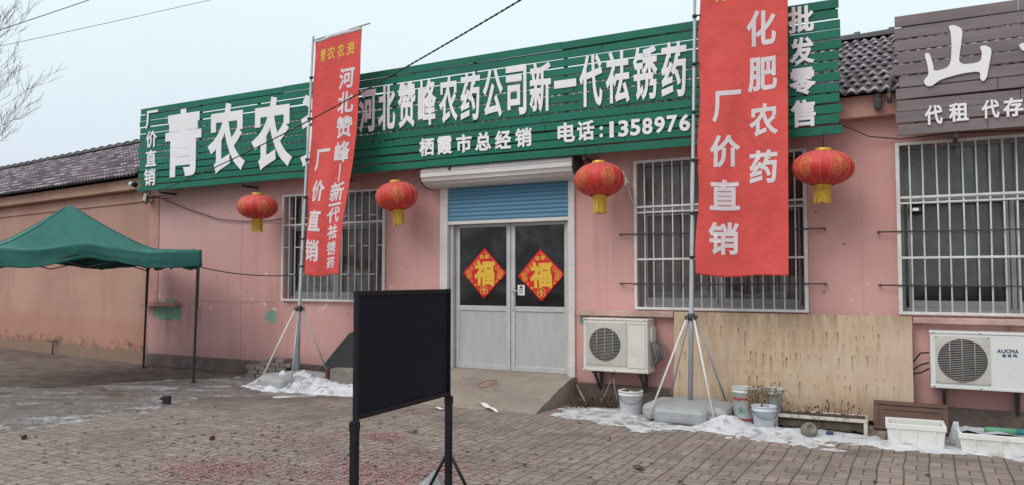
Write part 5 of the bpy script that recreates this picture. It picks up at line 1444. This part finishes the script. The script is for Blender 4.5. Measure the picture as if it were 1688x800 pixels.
ob = thing('scrap_block', 'small black block standing on the ice before the tent', 'block', (-8.31, 6.45, .01), .5)
add('block', MB().box(-.045, .045, -.03, .03, 0, .10), M['black'], ob, local=True, bevel=0.008)
add('flap', MB().cbox((-.06, 0, .06), (.05, .05, .012), (0, .6, 0)), M['black'], ob, local=True)

# ================================================================== LITTER
def strip(name, a, b, w_, mat, label, z0=.012, cat='paper strip', zfun=None):
    a, b = Vector(a), Vector(b); d = (b - a).normalized(); n_ = Vector((-d.y, d.x, 0))
    def sf(u, v):
        p = a.lerp(b, u) + n_ * (v - .5) * w_ * (.6 + .6 * math.sin(math.pi * min(1, u + .15)))
        return (p.x, p.y, p.z + z0 + .008 * math.sin(u * 11) + .004 * nz3(u * 9, v * 3, 2) + .008)
    return tag(add(name, MB().grid(24, 4, sf), mat, recalc=False, solid=.001), label, cat)
strip('paper_strip', (-4.80, 8.16, .03), (-4.40, 7.86, .0), .07, M['white'], 'torn white paper strip lying at the foot of the ramp')
strip('paper_strip', (-5.2, 7.75, 0), (-4.95, 7.72, 0), .05, M['white'], 'small white paper strip behind the right post of the blackboard')
strip('ice_sliver', (-6.2, 7.9, .0), (-5.95, 7.75, .0), .07, M['white'], 'white scrap showing just under the board near the ramp', cat='paper strip')
ring_ = MB(); pts = [(-4.92 + .105 * math.cos(t), 8.52 + .15 * math.sin(t), .216 - (8.52 - 8.52 - .15 * math.sin(t)) * .20 + .012) for t in [2 * math.pi * i / 8 for i in range(9)]]
ring_.tube(pts, .006, 6)
tag(add('red_loop', ring_, M['redring']), 'red cord loop lying on the concrete ramp', 'cord')
rs = random.Random(77)
def scraps(name, n, place, smin, smax, mat, label, cat='litter', zmax=.006):
    mb = MB()
    for _ in range(n):
        x, y = place()
        s_ = rs.uniform(smin, smax); a = rs.uniform(0, 6.28); t = rs.uniform(-.35, .35); asp = rs.uniform(.3, .9)
        ca, sa = math.cos(a), math.sin(a)
        cu = rs.uniform(0, .5) * s_
        P = []
        for (p, q) in ((-1, -1), (1, -1), (1, 1), (-1, 1)):
            p *= s_ / 2 * rs.uniform(.7, 1.2); q *= s_ / 2 * asp * rs.uniform(.7, 1.2)
            P.append((x + p * ca - q * sa, y + p * sa + q * ca, .005 + rs.uniform(0, zmax) + abs(p) * abs(t) * .6))
        mb.poly([P[0], P[1], P[2]]); mb.poly([P[0], P[2], P[3]])
    return tag(add(name, mb, mat, recalc=False), label, cat, kind='stuff')
def gauss(cx, cy, sx, sy, rot=0):
    def f():
        a, b = rs.gauss(0, sx), rs.gauss(0, sy)
        return cx + a * math.cos(rot) - b * math.sin(rot), cy + a * math.sin(rot) + b * math.cos(rot)
    return f
def many(*fs):
    return lambda: rs.choices([f for f, _ in fs], [w_ for _, w_ in fs])[0]()
reds = many((gauss(-3.85, 4.95, .50, .42), 6), (gauss(-5.15, 4.45, .28, .22), 3), (gauss(-5.25, 5.65, .35, .18), 1), (gauss(-4.75, 6.15, .16, .10), 1), (gauss(-4.5, 5.0, 1.3, .9), 2), (gauss(-5.4, 7.5, .25, .12), .5))
scraps('litter', 2600, reds, .008, .026, M['redpaper'], 'red firecracker paper scraps strewn over the paving around the blackboard')
scraps('litter', 3000, reds, .008, .026, M['pinkpaper'], 'faded pink firecracker paper scraps strewn over the paving around the blackboard')
allover = many((gauss(-4.5, 5.2, 1.6, 1.0), 5), (gauss(-6.5, 4.6, 1.6, .9), 3), (gauss(-3, 6, 2.5, 1.2), 2))
scraps('debris', 2600, allover, .008, .034, M['greyscrap'], 'grey grit and bits of rubbish scattered on the paving', zmax=.004)
scraps('debris', 260, allover, .008, .024, M['pinkpaper'], 'pale paper crumbs scattered on the paving', zmax=.004)
scraps('debris', 520, allover, .012, .045, M['soil'], 'dark crumbs scattered on the paving', zmax=.008)
# single bits one can point at
for k, (x, y, s_, mt, lab) in enumerate(((-4.60, 6.45, .075, 'brick', 'half brick lying on the paving behind the blackboard'), (-6.10, 5.25, .045, 'wood', 'small brown brick chip on the paving left of the red scraps'), (-7.75, 4.42, .045, 'wood', 'small dark brown chip on the paving near the left picture edge'), (-5.75, 7.22, .055, 'wood', 'dark brick chip on the paving below the snow heap'), (-2.72, 7.05, .04, 'straw', 'tan pebble on the paving in front of the grey flag base'), (-2.1, 6.1, .09, 'weed', 'dark leaf lying on the paving in the right foreground'))):
    m = MB().cbox((x, y, .022), (s_ * 1.3, s_ * .7, .04 if mt != 'weed' else .008), (rs.uniform(-.1, .1), rs.uniform(-.1, .1), rs.uniform(0, 3)))
    tag(add('stone_chip' if mt != 'weed' else 'dead_leaf', m, M[mt], bevel=.008), lab, 'chip' if mt != 'weed' else 'leaf')
sheet('plastic_sheet', lambda u, v: (-3.38 + .20 * u + .05 * v, 4.72 + .14 * v - .06 * u, .01 + .13 * math.sin(math.pi * u) ** 2 * (.3 + .7 * v) + .015 * nz3(u * 8, v * 8, 3)), M['murkyfilm'], 'small crumpled clear plastic sheet on the ground beside the blackboard foot', 'plastic sheet', 10)

# ================================================================== BARE TREE
tree = thing('bare_tree', 'bare leafless tree reaching in from the left edge above the tiled roof', 'tree', (-32.2, 14.5, 0))
rt_ = random.Random(31)
tk = MB(); tw = MB(); br_ = MB()
tb0 = Vector((-32.2, 14.5, 0))
tk.tube([tb0 + Vector((.05 * math.sin(z), .06 * math.cos(z * .7), z)) for z in (0, .9, 2.1, 3.3, 4.5, 5.7, 7.2, 8.9, 11.0)], [.24, .20, .18, .165, .15, .13, .10, .07, .035], 10)
def branch(mb, p, d, l, r, depth):
    n = 6; pts = [p]; rs_ = [r]; q = p.copy(); dd = d.normalized()
    kids = []
    for i in range(n):
        dd = (dd + Vector((rt_.uniform(-.13, .13), rt_.uniform(-.13, .13), rt_.uniform(-.06, .13)))).normalized()
        q = q + dd * l / n
        pts.append(q.copy()); rs_.append(max(r * (1 - .85 * (i + 1) / n), 0.0045))
        if depth > 0 and i >= 1: kids.append((q.copy(), dd.copy(), rs_[-1], i))
    mb.tube(pts, rs_, 5 if depth < 3 else 7, cap=False)
    for (k, kd, kr, i) in kids:
        for _ in range(1 if rt_.random() < .8 else 2 if rt_.random() < .5 else 0):
            side = Vector((rt_.uniform(-1, 1), rt_.uniform(-1, 1), rt_.uniform(-.35, .75)))
            nd = (kd * .95 + side * .62).normalized()
            branch(br_ if depth > 2 else tw, k, nd, l * rt_.uniform(.36, .56), max(kr * .62, .004), depth - 1)
for (z, dx, dy, dz, l) in ((z * 1.2, a, b, c, l * 1.12) for z, a, b, c, l in ((4.0, 1, .35, .50, 3.2), (4.6, 1, .25, .62, 3.4), (5.2, 1, .45, .75, 3.3), (5.9, .9, .2, .85, 3.1), (6.6, .8, .5, 1.0, 3.0), (5.0, .8, -.7, .7, 2.8), (5.0, -1, .2, .7, 2.6), (6.2, -.8, -.5, .8, 2.6), (5.6, .1, 1, .8, 2.6), (7.4, .6, .1, 1.3, 2.6), (8.2, .3, .3, 1.5, 2.2), (7.8, -.4, -.2, 1.3, 2.2))):
    branch(br_, tb0 + Vector((0, 0, z)), Vector((dx, dy, dz)), l, .05, 3)
add('trunk', tk, M['bark'], tree); add('branch', br_, M['bark'], tree, recalc=False); add('twigs', tw, M['bark'], tree, recalc=False)

bpy.data.objects.remove(_to)
